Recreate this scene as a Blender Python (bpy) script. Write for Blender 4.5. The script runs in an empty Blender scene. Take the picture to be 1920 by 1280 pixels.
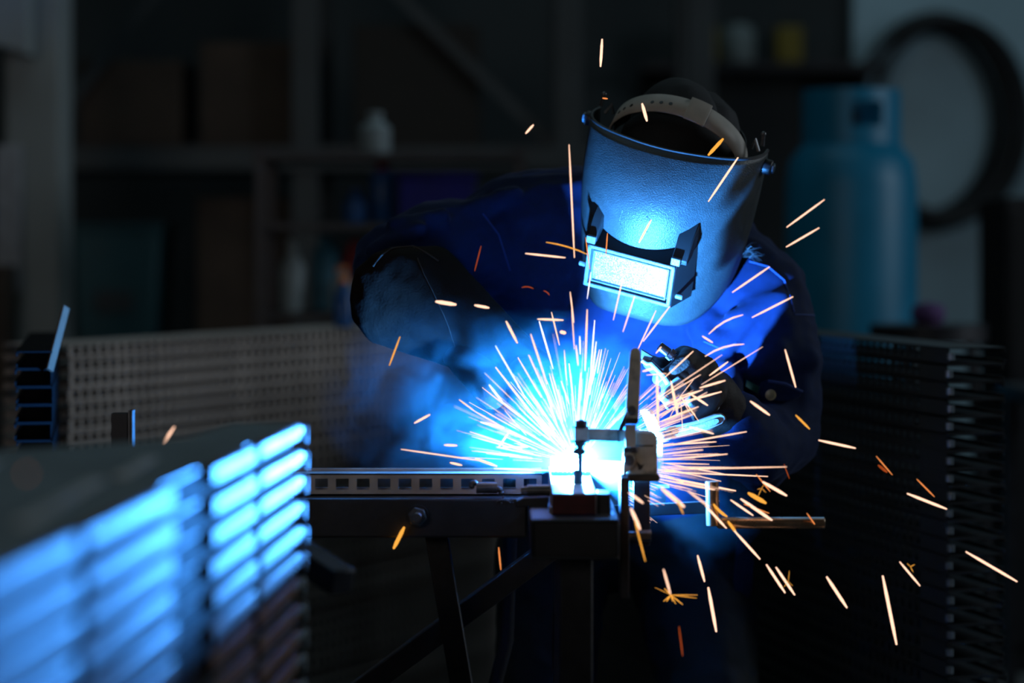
import bpy, bmesh, math, random
from mathutils import Vector, Matrix, Euler, noise
random.seed(7)
C = bpy.context.scene.collection
SC = bpy.context.scene
R = math.radians
V = Vector

# ------------------------------------------------------------------ camera, world, light, exposure
F = 85.0 / 36.0 * 1920.0
CAM_H = 1.2
cd = bpy.data.cameras.new('camera'); cam = bpy.data.objects.new('camera', cd); C.objects.link(cam)
cam.location = (0, 0, CAM_H); cam.rotation_euler = (R(90), 0, 0)
cd.lens = 85; cd.sensor_width = 36; cd.shift_y = -190 / 1920.0
cd.clip_start = 0.05; cd.clip_end = 100
cd.dof.use_dof = True; cd.dof.focus_distance = 3.40; cd.dof.aperture_fstop = 2.0
SC.camera = cam

w = bpy.data.worlds.new('world'); SC.world = w; w.use_nodes = True
bg = w.node_tree.nodes['Background']
bg.inputs[0].default_value = (0.42, 0.62, 0.72, 1); bg.inputs[1].default_value = 0.006

ARC = V((0.0895, 3.285, 0.8925))
ARC_COL = (0.05, 0.31, 1.0)
ARC_POWER = 260.0
pl = bpy.data.lights.new('arc_light', 'POINT'); plo = bpy.data.objects.new('arc_light', pl); C.objects.link(plo)
plo.location = ARC; pl.energy = ARC_POWER; pl.color = ARC_COL; pl.shadow_soft_size = 0.005

def area(name, loc, target, size, power, col):
    l = bpy.data.lights.new(name, 'AREA'); o = bpy.data.objects.new(name, l); C.objects.link(o)
    l.energy = power; l.color = col; l.shape = 'RECTANGLE'; l.size = size[0]; l.size_y = size[1]
    o.location = loc; o.rotation_euler = (V(target) - V(loc)).to_track_quat('-Z', 'Y').to_euler()
    return o
area('skylight', (-0.5, 4.5, 6.0), (-0.2, 4.6, 0), (5, 4), 24, (0.55, 0.80, 0.9))
area('hall_window', (-2.6, -3.2, 2.6), (0.2, 3.2, 0.9), (3, 2), 34, (1.0, 0.92, 0.86))
area('right_window', (4.6, 4.6, 2.4), (0.2, 3.4, 1.0), (1.6, 1.6), 45, (0.75, 0.88, 1.0))
area('rear_skylight', (1.5, 8.0, 5.5), (1.0, 9.0, 1.5), (3, 1.5), 15, (0.5, 0.78, 0.9))

SC.view_settings.view_transform = 'Standard'; SC.view_settings.look = 'None'
SC.view_settings.exposure = 0.0; SC.view_settings.gamma = 1.0
SC.view_settings.use_curve_mapping = False
cy = SC.cycles
cy.use_denoising = True
try: cy.denoiser = 'OPENIMAGEDENOISE'
except Exception: pass
cy.sample_clamp_indirect = 4.0
cy.max_bounces = 6; cy.diffuse_bounces = 2; cy.glossy_bounces = 3; cy.transmission_bounces = 6
cy.transparent_max_bounces = 8; cy.volume_bounces = 0
cy.volume_step_rate = 0.4; cy.volume_max_steps = 256
cy.caustics_reflective = False; cy.caustics_refractive = False

# ------------------------------------------------------------------ helpers
def P(px, py, d):
    return V(((px - 960) / F * d, d, CAM_H - (py - 450) / F * d))

def mat(name, col, rough=0.5, metal=0.0, var=0.15, scale=20.0, bump=0.0, bscale=None, spec=0.5, rvar=0.08, stain=None):
    m = bpy.data.materials.new(name); m.use_nodes = True
    nt = m.node_tree; b = nt.nodes['Principled BSDF']
    b.inputs['Metallic'].default_value = metal
    b.inputs['Specular IOR Level'].default_value = spec
    tc = nt.nodes.new('ShaderNodeTexCoord')
    n = nt.nodes.new('ShaderNodeTexNoise'); n.inputs['Scale'].default_value = scale; n.inputs['Detail'].default_value = 5
    nt.links.new(tc.outputs['Object'], n.inputs['Vector'])
    r = nt.nodes.new('ShaderNodeValToRGB')
    r.color_ramp.elements[0].position = 0.3; r.color_ramp.elements[1].position = 0.7
    r.color_ramp.elements[0].color = tuple(c * (1 - var) for c in col) + (1,)
    r.color_ramp.elements[1].color = tuple(min(1, c * (1 + var)) for c in col) + (1,)
    nt.links.new(n.outputs['Fac'], r.inputs['Fac'])
    out = r.outputs['Color']
    if stain:
        n2 = nt.nodes.new('ShaderNodeTexNoise'); n2.inputs['Scale'].default_value = stain[1]; n2.inputs['Detail'].default_value = 6
        nt.links.new(tc.outputs['Object'], n2.inputs['Vector'])
        r2 = nt.nodes.new('ShaderNodeValToRGB'); r2.color_ramp.elements[0].position = 0.52; r2.color_ramp.elements[1].position = 0.68
        nt.links.new(n2.outputs['Fac'], r2.inputs['Fac'])
        mx = nt.nodes.new('ShaderNodeMix'); mx.data_type = 'RGBA'
        nt.links.new(r2.outputs['Color'], mx.inputs[0]); nt.links.new(out, mx.inputs[6]); mx.inputs[7].default_value = tuple(stain[0]) + (1,)
        out = mx.outputs[2]
    nt.links.new(out, b.inputs['Base Color'])
    mr = nt.nodes.new('ShaderNodeMapRange'); mr.inputs[3].default_value = max(0.05, rough - rvar); mr.inputs[4].default_value = min(1, rough + rvar)
    nt.links.new(n.outputs['Fac'], mr.inputs[0]); nt.links.new(mr.outputs[0], b.inputs['Roughness'])
    if bump:
        nb = nt.nodes.new('ShaderNodeTexNoise'); nb.inputs['Scale'].default_value = bscale or scale * 8; nb.inputs['Detail'].default_value = 3
        nt.links.new(tc.outputs['Object'], nb.inputs['Vector'])
        bp = nt.nodes.new('ShaderNodeBump'); bp.inputs['Strength'].default_value = bump; bp.inputs['Distance'].default_value = 0.002
        nt.links.new(nb.outputs['Fac'], bp.inputs['Height']); nt.links.new(bp.outputs[0], b.inputs['Normal'])
    return m

def glow(name, col, strength):
    m = bpy.data.materials.new(name); m.use_nodes = True
    nt = m.node_tree; nt.nodes.remove(nt.nodes['Principled BSDF'])
    e = nt.nodes.new('ShaderNodeEmission'); e.inputs[0].default_value = tuple(col) + (1,); e.inputs[1].default_value = strength
    nt.links.new(e.outputs[0], nt.nodes['Material Output'].inputs[0])
    m.cycles.emission_sampling = 'NONE'
    return m

def top_of(o):
    while o.parent: o = o.parent
    return o

class MB:
    def __init__(s): s.bm = bmesh.new()
    def _place(s, verts, M): bmesh.ops.transform(s.bm, matrix=M, verts=verts)
    def box(s, c, size, rot=None):
        r = bmesh.ops.create_cube(s.bm, size=1.0)['verts']
        M = Matrix.Translation(V(c)) @ (rot.to_4x4() if rot else Matrix()) @ Matrix.Diagonal((*size, 1))
        s._place(r, M); return s
    def bar(s, p0, p1, wid, thick, up=(0, 1, 0), ext=0):
        p0, p1 = V(p0), V(p1); x = (p1 - p0); L = x.length + ext; x.normalize()
        z = x.cross(V(up)); z.normalize(); y = z.cross(x)
        M = Matrix((x, y, z)).transposed()
        return s.box((p0 + p1) / 2, (L, thick, wid), M)
    def cyl(s, p0, p1, r0, r1=None, n=20, spin=0.0):
        p0, p1 = V(p0), V(p1); ax = p1 - p0
        r = bmesh.ops.create_cone(s.bm, cap_ends=True, segments=n, radius1=r0, radius2=r0 if r1 is None else r1, depth=ax.length)['verts']
        M = Matrix.Translation((p0 + p1) / 2) @ ax.to_track_quat('Z', 'Y').to_matrix().to_4x4() @ Matrix.Rotation(spin, 4, 'Z')
        s._place(r, M); return s
    def ball(s, c, rad, sub=3, rot=None):
        rad = (rad,) * 3 if isinstance(rad, (int, float)) else rad
        r = bmesh.ops.create_icosphere(s.bm, subdivisions=sub, radius=1.0)['verts']
        s._place(r, Matrix.Translation(V(c)) @ (rot.to_4x4() if rot else Matrix()) @ Matrix.Diagonal((*rad, 1))); return s
    def tube(s, pts, rad, n=8, cap=True):
        pts = [V(p) for p in pts]; k = len(pts)
        rads = rad if isinstance(rad, (list, tuple)) else [rad] * k
        rings = []; ref = None
        for i, p in enumerate(pts):
            t = (pts[min(i + 1, k - 1)] - pts[max(i - 1, 0)]).normalized()
            if ref is None:
                ref = t.orthogonal().normalized()
            u = (ref - t * ref.dot(t)).normalized(); ref = u; v = t.cross(u)
            rings.append([s.bm.verts.new(p + (u * math.cos(a) + v * math.sin(a)) * rads[i]) for a in (2 * math.pi * j / n for j in range(n))])
        for a, b in zip(rings, rings[1:]):
            for j in range(n): s.bm.faces.new((a[j], a[(j + 1) % n], b[(j + 1) % n], b[j]))
        if cap:
            s.bm.faces.new(rings[0][::-1]); s.bm.faces.new(rings[-1])
        return s
    def lathe(s, prof, origin, axis=(0, 0, 1), n=40):
        q = V(axis).to_track_quat('Z', 'Y').to_matrix(); o = V(origin); rings = []
        for r, z in prof:
            rings.append([s.bm.verts.new(o + q @ V((r * math.cos(2 * math.pi * j / n), r * math.sin(2 * math.pi * j / n), z))) for j in range(n)])
        for a, b in zip(rings, rings[1:]):
            for j in range(n): s.bm.faces.new((a[j], a[(j + 1) % n], b[(j + 1) % n], b[j]))
        s.bm.faces.new(rings[0][::-1]); s.bm.faces.new(rings[-1]); return s
    def prism(s, pts, ext):
        pts = [V(p) for p in pts]; ext = V(ext)
        a = [s.bm.verts.new(p) for p in pts]; b = [s.bm.verts.new(p + ext) for p in pts]; n = len(a)
        s.bm.faces.new(a); s.bm.faces.new(b[::-1])
        for i in range(n): s.bm.faces.new((a[i], b[i], b[(i + 1) % n], a[(i + 1) % n]))
        return s
    def quads(s, grid, closed=False, thick=0.0):
        vs = [[s.bm.verts.new(p) for p in row] for row in grid]
        fs = []
        for a, b in zip(vs, vs[1:]):
            n = len(a)
            for j in range(n if closed else n - 1): fs.append(s.bm.faces.new((a[j], a[(j + 1) % n], b[(j + 1) % n], b[j])))
        return s
    def mesh(s, name, origin=None, smooth=40):
        bmesh.ops.recalc_face_normals(s.bm, faces=s.bm.faces[:])
        if origin is not None: bmesh.ops.translate(s.bm, vec=-V(origin), verts=s.bm.verts[:])
        me = bpy.data.meshes.new(name); s.bm.to_mesh(me); s.bm.free()
        if smooth:
            me.polygons.foreach_set('use_smooth', [True] * len(me.polygons)); me.set_sharp_from_angle(angle=R(smooth))
        return me
    def build(s, name, m, parent=None, bevel=0.0, smooth=40, local=False, seg=2, solid=0.0):
        org = None if (parent is None or local) else top_of(parent).location
        me = s.mesh(name, org, smooth); me.materials.append(m)
        o = bpy.data.objects.new(name, me); C.objects.link(o); o.parent = parent
        if solid:
            md = o.modifiers.new('thickness', 'SOLIDIFY'); md.thickness = solid; md.offset = 0
        if bevel:
            md = o.modifiers.new('bevel', 'BEVEL'); md.width = bevel; md.segments = seg; md.limit_method = 'ANGLE'; md.angle_limit = R(35)
        return o

def thing(name, loc, label, cat, group=None, rz=0.0):
    o = bpy.data.objects.new(name, None); C.objects.link(o); o.empty_display_size = 0.05
    o.location = loc; o.rotation_euler = (0, 0, rz); return tag(o, label, cat, group)
def tag(o, label, cat=None, group=None, kind=None):
    o['label'] = label
    if cat: o['category'] = cat
    if group: o['group'] = group
    if kind: o['kind'] = kind
    return o
def struct(o): o['kind'] = 'structure'; return o
def clone(o, parent=None):
    c = o.copy(); C.objects.link(c); c.parent = parent
    for ch in list(o.children): clone(ch, c)
    return c
ONES = 'zeroth first second third fourth fifth sixth seventh eighth ninth tenth eleventh twelfth thirteenth fourteenth fifteenth sixteenth seventeenth eighteenth nineteenth'.split()
def ordinal(n):
    if n < 20: return ONES[n]
    t = {2: 'twent', 3: 'thirt', 4: 'fort'}[n // 10]
    return t + 'ieth' if n % 10 == 0 else t + 'y-' + ONES[n % 10]

# blob surfaces: overlapping ellipsoid hulls fused to one skin by a voxel remesh, then baked
def skin(name, hulls, m, parent, voxel=0.008, smooth=6, fold=None, sub=2):
    ic = bmesh.new(); bmesh.ops.create_icosphere(ic, subdivisions=sub, radius=1.0); unit = [v.co.copy() for v in ic.verts]; ic.free()
    bm = bmesh.new()
    for h in hulls:
        tmp = bmesh.new()
        for p, r in h:
            r = (r,) * 3 if isinstance(r, (int, float)) else r
            for u in unit: tmp.verts.new((p[0] + u.x * r[0], p[1] + u.y * r[1], p[2] + u.z * r[2]))
        bmesh.ops.convex_hull(tmp, input=tmp.verts[:])
        idx = {}
        for f in tmp.faces:
            bm.faces.new([idx[v] if v in idx else idx.setdefault(v, bm.verts.new(v.co)) for v in f.verts])
        tmp.free()
    me = bpy.data.meshes.new(name + '_raw'); bm.to_mesh(me); bm.free()
    o = bpy.data.objects.new(name + '_raw', me); C.objects.link(o)
    md = o.modifiers.new('r', 'REMESH'); md.mode = 'VOXEL'; md.voxel_size = voxel
    ms = o.modifiers.new('s', 'SMOOTH'); ms.factor = 0.5; ms.iterations = smooth
    dg = bpy.context.evaluated_depsgraph_get()
    out = bpy.data.meshes.new_from_object(o.evaluated_get(dg)); out.name = name
    bpy.data.objects.remove(o); bpy.data.meshes.remove(me)
    org = top_of(parent).location if parent else V((0, 0, 0))
    if fold:
        nr = [v.normal.copy() for v in out.vertices]
        for v, n in zip(out.vertices, nr): v.co = v.co + n * fold(v.co, n)
    for v in out.vertices: v.co = v.co - org
    out.polygons.foreach_set('use_smooth', [True] * len(out.polygons))
    out.materials.clear(); out.materials.append(m)
    ob = bpy.data.objects.new(name, out); C.objects.link(ob); ob.parent = parent
    return ob

# ------------------------------------------------------------------ materials
M_floor = mat('concrete_floor', (0.10, 0.11, 0.11), 0.7, var=0.3, scale=3, bump=0.2, bscale=40)
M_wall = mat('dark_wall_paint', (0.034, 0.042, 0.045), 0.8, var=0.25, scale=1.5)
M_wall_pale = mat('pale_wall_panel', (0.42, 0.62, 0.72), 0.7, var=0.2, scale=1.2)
M_pillar = mat('grey_pillar_paint', (0.30, 0.33, 0.33), 0.7, var=0.2, scale=2)
M_rack = mat('rack_steel', (0.045, 0.058, 0.064), 0.5, 0.2, var=0.2, scale=4)
M_card = mat('cardboard', (0.062, 0.042, 0.030), 0.85, var=0.25, scale=6)
M_teal = mat('teal_plastic', (0.012, 0.075, 0.09), 0.5, var=0.1)
M_black = mat('black_plastic', (0.010, 0.010, 0.011), 0.45, var=0.2)
M_rubber = mat('black_rubber', (0.012, 0.012, 0.013), 0.7, var=0.2)
M_rail = mat('raw_rail_steel', (0.50, 0.46, 0.43), 0.42, 0.2, var=0.2, scale=25, bump=0.05)
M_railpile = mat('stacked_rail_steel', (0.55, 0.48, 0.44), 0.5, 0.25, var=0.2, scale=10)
M_raildark = mat('shaded_rail_steel', (0.032, 0.040, 0.045), 0.5, 0.1, var=0.2, scale=10)  # rail steel darkened in colour for the right stack lying in shade
M_tray = mat('galvanised_tray', (0.155, 0.205, 0.225), 0.5, 0.0, var=0.15, scale=12)
M_beam = mat('black_steel_beam', (0.030, 0.030, 0.033), 0.5, 0.2, var=0.4, scale=18, bump=0.25, bscale=90)
M_tube = mat('black_square_tube', (0.028, 0.027, 0.028), 0.5, 0.3, var=0.4, scale=25, bump=0.25, bscale=120)
M_dark = mat('dark_steel', (0.035, 0.035, 0.04), 0.45, 0.4, var=0.3, scale=30)
M_clamp = mat('zinc_clamp_steel', (0.58, 0.54, 0.43), 0.45, 0.1, var=0.25, scale=40, bump=0.1, stain=((0.06, 0.055, 0.05), 25))
M_lever = mat('tan_lever', (0.12, 0.095, 0.075), 0.55, var=0.15)
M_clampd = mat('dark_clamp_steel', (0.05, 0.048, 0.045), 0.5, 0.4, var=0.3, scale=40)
M_bolt = mat('bolt_steel', (0.16, 0.16, 0.165), 0.35, 0.7, var=0.2, scale=60)
M_weld = mat('weld_bead', (0.10, 0.095, 0.09), 0.4, 0.6, var=0.3, scale=80, bump=0.4, bscale=200)
M_red = mat('dark_red_end', (0.075, 0.006, 0.010), 0.5, 0.2, var=0.35, scale=45)  # mottled dark red for the end plate of the cross bar
M_pipe = mat('bare_pipe_steel', (0.34, 0.24, 0.16), 0.28, 0.85, var=0.25, scale=40)
M_jacket = mat('navy_cotton', (0.004, 0.0125, 0.050), 0.85, var=0.18, scale=60, bump=0.25, bscale=700, spec=0.2)
b = M_jacket.node_tree.nodes['Principled BSDF']; b.inputs['Sheen Weight'].default_value = 0.12; b.inputs['Sheen Roughness'].default_value = 0.35; b.inputs['Sheen Tint'].default_value = (0.4, 0.5, 0.9, 1)
M_seam = mat('navy_stitching', (0.02, 0.05, 0.19), 0.8, var=0.1)
M_trouser = mat('dark_trouser_cotton', (0.007, 0.012, 0.014), 0.75, var=0.25, scale=30, bump=0.2, bscale=400, spec=0.35)
M_glove = mat('brown_leather', (0.0085, 0.0048, 0.0030), 0.8, var=0.35, scale=25, bump=0.35, bscale=260, spec=0.12)
M_gloved = mat('dark_leather', (0.022, 0.014, 0.011), 0.7, var=0.35, scale=25, bump=0.35, bscale=260, spec=0.3)
M_skin = mat('skin', (0.35, 0.2, 0.14), 0.6, var=0.1)
M_cap = mat('black_cap_cloth', (0.004, 0.0045, 0.0055), 0.8, var=0.2, scale=40, bump=0.2, bscale=400)
M_boot = mat('boot_leather', (0.02, 0.016, 0.013), 0.6)
M_shell = mat('pebbled_black_helmet', (0.042, 0.050, 0.050), 0.40, var=0.12, scale=60, bump=0.5, bscale=560, spec=0.5)
M_frame = mat('helmet_frame_plastic', (0.030, 0.030, 0.032), 0.5, var=0.2, scale=40)
M_clip = mat('dark_clip_plastic', (0.010, 0.0095, 0.0095), 0.55, spec=0.3)
M_trimp = mat('worn_lens_frame', (0.10, 0.105, 0.11), 0.45, var=0.3, scale=120, bump=0.2, bscale=400)
M_band = mat('beige_headband_plastic', (0.40, 0.36, 0.31), 0.6, var=0.12, scale=30)
M_snap = mat('pale_snap_button', (0.42, 0.40, 0.25), 0.4, 0.3, var=0.1)
M_loop = mat('teal_pen_loop', (0.02, 0.16, 0.15), 0.7, var=0.1)
M_gas = mat('blue_gas_cylinder_paint', (0.002, 0.19, 0.34), 0.45, var=0.12, scale=6)
M_cable = mat('torch_cable', (0.005, 0.005, 0.005), 0.8)
M_web = mat('shade_black_steel', (0.006, 0.006, 0.007), 0.85, spec=0.1)  # near-black colour holds the shade of tray gaps, left rails and bracket
M_flange = mat('tray_flange', (0.15, 0.085, 0.055), 0.55, spec=0.3)
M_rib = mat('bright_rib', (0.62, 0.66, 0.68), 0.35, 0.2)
M_tip = mat('rim_lit_rail_tip', (0.22, 0.28, 0.32), 0.3, 0.3)  # paler colour carries the rim light on the rail ends
M_hose = mat('dark_hose', (0.014, 0.015, 0.017), 0.6)
M_copper = mat('nozzle_copper', (0.45, 0.25, 0.15), 0.35, 0.9)
M_hair = mat('dark_hair', (0.02, 0.02, 0.022), 0.5)

# spatter-frosted cover lens
M_lens = bpy.data.materials.new('spattered_lens'); M_lens.use_nodes = True
nt = M_lens.node_tree; b = nt.nodes['Principled BSDF']
tc = nt.nodes.new('ShaderNodeTexCoord'); vo = nt.nodes.new('ShaderNodeTexNoise'); vo.inputs['Scale'].default_value = 620; vo.inputs['Detail'].default_value = 3
nt.links.new(tc.outputs['Object'], vo.inputs['Vector'])
rp = nt.nodes.new('ShaderNodeValToRGB'); rp.color_ramp.elements[0].position = 0.42; rp.color_ramp.elements[1].position = 0.58
rp.color_ramp.elements[0].color = (0.012, 0.02, 0.025, 1); rp.color_ramp.elements[1].color = (0.48, 0.45, 0.43, 1)
nt.links.new(vo.outputs['Fac'], rp.inputs['Fac']); nt.links.new(rp.outputs['Color'], b.inputs['Base Color'])
b.inputs['Roughness'].default_value = 0.35; b.inputs['Specular IOR Level'].default_value = 0.9
bp = nt.nodes.new('ShaderNodeBump'); bp.inputs['Strength'].default_value = 0.5; bp.inputs['Distance'].default_value = 0.001
nt.links.new(vo.outputs['Fac'], bp.inputs['Height']); nt.links.new(bp.outputs[0], b.inputs['Normal'])

G = {'w': glow('spark_white_hot', (1.0, 0.58, 0.40), 1.7), 'o': glow('spark_orange', (1.0, 0.30, 0.08), 1.0),
     'y': glow('spark_yellow', (1.0, 0.42, 0.06), 1.1), 'r': glow('spark_red', (1.0, 0.16, 0.03), 0.35),
     'b': glow('spark_blue_white', (0.85, 0.80, 0.95), 1.8)}
M_arc = glow('arc_plasma', (0.10, 0.42, 1.0), 50.0)
nt = M_arc.node_tree; ad = nt.nodes.new('ShaderNodeAddShader'); tp = nt.nodes.new('ShaderNodeBsdfTransparent')   # plasma lets light through
nt.links.new(nt.nodes['Emission'].outputs[0], ad.inputs[0]); nt.links.new(tp.outputs[0], ad.inputs[1]); nt.links.new(ad.outputs[0], nt.nodes['Material Output'].inputs[0])

# ------------------------------------------------------------------ setting
struct(MB().box((0, 5, -0.05), (14, 14, 0.1)).build('floor', M_floor))
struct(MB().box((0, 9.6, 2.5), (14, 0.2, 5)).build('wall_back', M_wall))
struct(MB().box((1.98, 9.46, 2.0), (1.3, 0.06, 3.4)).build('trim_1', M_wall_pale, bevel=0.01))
struct(MB().box((-1.37, 7.0, 2.0), (0.16, 0.2, 4.0)).build('pillar', M_pillar, bevel=0.01))

# pillar bracket (brighter block upper left)
pb = thing('pillar_bracket', (-1.46, 6.86, 1.85), 'pale steel bracket block bolted to the grey pillar at top left', 'bracket')
MB().prism([(-1.62, 6.78, 2.3), (-1.36, 6.78, 2.3), (-1.36, 6.78, 1.72), (-1.62, 6.78, 1.80)], (0, 0.115, 0)).build('gusset', M_pillar, pb, bevel=0.005)
lp = tag(MB().box((-1.432, 6.9, 1.26), (0.075, 0.02, 0.42)).build('notice_plate', mat('notice_plate_paint', (0.34, 0.36, 0.40), 0.6), bevel=0.004),
         'pale blank plate fixed on the grey pillar above the left stack', 'plate')
lp.location.y = -0.02
kb = tag(MB().box((-1.475, 6.82, 0.95), (0.13, 0.15, 0.36)).box((-1.475, 6.74, 0.95), (0.09, 0.02, 0.28)).build('junction_box', M_card, bevel=0.01),
         'dark brown junction box low on the grey pillar at far left', 'junction box')

# pallet rack
rk = thing('pallet_rack', (-0.6, 8.2, 0), 'tall dark pallet rack with two shelf beams standing against back wall', 'rack')
for x in (-1.62, -0.68, 0.185, 0.62):
    for y in (7.98, 8.5):
        MB().box((x, y, 1.75), (0.09, 0.07, 3.5)).build('upright', M_rack, rk, bevel=0.004)
for z in (0.75, 1.465, 2.35):
    for y in (7.95, 8.53):
        MB().box((-0.5, y, z), (2.32, 0.05, 0.075)).build('shelf_beam', M_rack, rk, bevel=0.004)
    MB().box((-0.5, 8.24, z + 0.043), (2.2, 0.56, 0.012)).build('shelf_board', M_black, rk)
for p0, p1 in (((-1.55, 8.02, 1.55), (-1.0, 8.02, 2.25)), ((-0.62, 8.02, 2.25), (0.15, 8.02, 1.5)), ((0.62, 8.0, 0.8), (0.62, 8.5, 1.5))):
    MB().bar(p0, p1, 0.035, 0.01).build('brace', M_rack, rk)

def carton(c, s, label, m=M_card):
    t = thing('carton', (c[0], c[1], c[2] - s[2] / 2), label, 'box')
    c = (c[0], c[1], c[2] + 0.0015)
    MB().box(c, s).build('carton_body', m, t, bevel=0.006)
    MB().box((c[0], c[1], c[2] + s[2] / 2 + 0.001), (s[0] * 0.995, 0.05, 0.002)).build('tape', M_black, t)
    for k in (-1, 1): MB().box((c[0], c[1] + k * s[1] * 0.25, c[2] + s[2] / 2 + 0.0005), (s[0] * 0.99, s[1] * 0.48, 0.003)).build('flap', m, t)
ZT = 1.465 + 0.049; ZL = 0.75 + 0.049
carton((-0.88, 8.24, ZT + 0.17), (0.32, 0.40, 0.34), 'brown cardboard box on upper rack shelf, right of the pair')
carton((-1.27, 8.24, ZT + 0.14), (0.34, 0.40, 0.28), 'brown cardboard box on upper rack shelf, beside the left upright')
carton((-0.32, 8.26, ZT + 0.20), (0.42, 0.40, 0.40), 'wide dark cardboard box on upper rack shelf between the middle uprights', mat('dark_card', (0.03, 0.026, 0.022), 0.9))
carton((-0.90, 8.24, ZL + 0.27), (0.30, 0.40, 0.54), 'tall brown cardboard box on lower rack shelf behind the stacks')
tb = thing('storage_bin', (-1.32, 8.2, ZL), 'dark teal plastic storage bin on the lower rack shelf', 'bin')
MB().prism([(-1.46, 8.02, ZL + 0.44), (-1.17, 8.02, ZL + 0.44), (-1.19, 8.02, ZL), (-1.44, 8.02, ZL)], (0, 0.36, 0)).build('bin_body', M_teal, tb, bevel=0.01)
MB().box((-1.315, 8.2, ZL + 0.445), (0.31, 0.39, 0.02)).build('rim', M_teal, tb, bevel=0.004)
MB().box((-1.315, 8.012, ZL + 0.2), (0.12, 0.006, 0.07)).build('label_holder', M_rack, tb)

# workbench with bottles and cans behind the welder's elbow
bn = thing('tool_shelf', (-0.33, 6.5, 0), 'narrow dark two-tier shelf holding cans behind the welder', 'shelf')
for x in (-0.66, 0.02):
    for y in (6.36, 6.64): MB().box((x, y, 0.72), (0.03, 0.03, 1.44)).build('post', M_dark, bn)
for z in (1.0, 1.235, 1.42): MB().box((-0.32, 6.5, z), (0.72, 0.32, 0.02)).build('shelf_board', M_dark, bn, bevel=0.002)
def bottle(x, y, z, r, h, m, label, cap, kind='bottle'):
    t = thing('spray_can' if kind == 'can' else 'bottle', (x, y, z), label, kind)
    z += 0.0008
    if kind == 'can':
        MB().lathe([(r * 0.9, 0), (r, 0.004), (r, h * 0.78), (r * 0.8, h * 0.84), (r * 0.5, h * 0.86)], (x, y, z), n=24).build('can_body', m, t)
        MB().lathe([(r * 0.55, h * 0.85), (r * 0.55, h * 0.97), (r * 0.45, h)], (x, y, z), n=20).build('can_cap', cap, t)
    else:
        MB().lathe([(r * 0.95, 0), (r, 0.006), (r, h * 0.62), (r * 0.45, h * 0.8), (r * 0.4, h * 0.88)], (x, y, z), n=24).build('bottle_body', m, t)
        MB().lathe([(r * 0.5, h * 0.87), (r * 0.5, h * 0.98), (r * 0.4, h)], (x, y, z), n=20).build('bottle_cap', cap, t)
c_pale = mat('pale_plastic', (0.24, 0.30, 0.32), 0.5); c_blue = mat('blue_plastic', (0.01, 0.09, 0.30), 0.4); c_red = mat('red_paint', (0.26, 0.02, 0.03), 0.5)
c_orange = mat('orange_plastic', (0.75, 0.25, 0.08), 0.4); c_teal2 = mat('teal_paint', (0.02, 0.14, 0.22), 0.5); c_vblue = mat('deep_blue_cloth', (0.008, 0.008, 0.16), 0.8)
bottle(-0.585, 6.45, 1.01, 0.035, 0.19, c_pale, 'tall pale plastic bottle on the shelf left of the elbow', c_pale)
bottle(-0.500, 6.50, 1.01, 0.036, 0.20, c_teal2, 'teal spray can on the shelf beside the pale bottle', c_teal2, 'can')
bottle(-0.425, 6.55, 1.01, 0.034, 0.19, c_red, 'red spray can on lower shelf nearest the elbow', c_red, 'can')
bottle(-0.452, 6.42, 1.01, 0.030, 0.12, c_pale, 'short pale bottle in front of the red spray can', c_orange)
bottle(-0.415, 6.45, 1.245, 0.034, 0.09, c_blue, 'small round blue jar on the middle tier above the red can', c_blue)
bottle(-0.345, 6.46, 1.245, 0.032, 0.165, c_blue, 'blue can with red cap on middle tier', c_red, 'can')
bottle(-0.365, 6.45, 1.43, 0.042, 0.11, c_pale, 'stubby pale bottle on the top tier of the tool shelf', c_pale)
tag(MB().box((-0.20, 6.5, 1.3065), (0.20, 0.24, 0.12)).box((-0.20, 6.5, 1.37), (0.22, 0.26, 0.014)).build('crate', c_vblue, bevel=0.006),
    'small deep blue crate on middle tier behind the shoulder', 'crate')

# gas cylinder
gx, gy = 0.905, 6.45
gc = thing('gas_cylinder', (gx, gy, 0), 'large blue gas cylinder with collar standing behind the right shoulder', 'gas cylinder')
MB().lathe([(0.150, 0.03), (0.168, 0.06), (0.175, 0.12), (0.175, 1.34), (0.165, 1.41), (0.13, 1.455), (0.06, 1.475)], (gx, gy, 0), n=48).build('tank', M_gas, gc)
MB().lathe([(0.155, 0.0), (0.158, 0.05), (0.145, 0.05), (0.142, 0.0)], (gx, gy, 0), n=40).build('foot_ring', M_gas, gc)
# collar with hand opening
mb = MB(); n = 48
for k in range(n):
    a0, a1 = 2 * math.pi * k / n, 2 * math.pi * (k + 1) / n
    am = math.degrees((a0 + a1) / 2) % 360
    zs = [(1.44, 1.60)]
    if 262 < am < 300 or 80 < am < 118: zs = [(1.44, 1.50), (1.565, 1.60)]
    for z0, z1 in zs:
        ri, ro = 0.125, 0.131
        pts = [V((gx + r_ * math.cos(a), gy + r_ * math.sin(a), z0)) for r_, a in ((ri, a0), (ro, a0), (ro, a1), (ri, a1))]
        mb.prism(pts, (0, 0, z1 - z0))
bmesh.ops.remove_doubles(mb.bm, verts=mb.bm.verts[:], dist=1e-5)
mb.build('collar', M_gas, gc)
MB().cyl((gx, gy, 1.46), (gx, gy, 1.55), 0.018).cyl((gx, gy - 0.01, 1.52), (gx, gy - 0.06, 1.52), 0.012).build('valve', M_bolt, gc)

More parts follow.
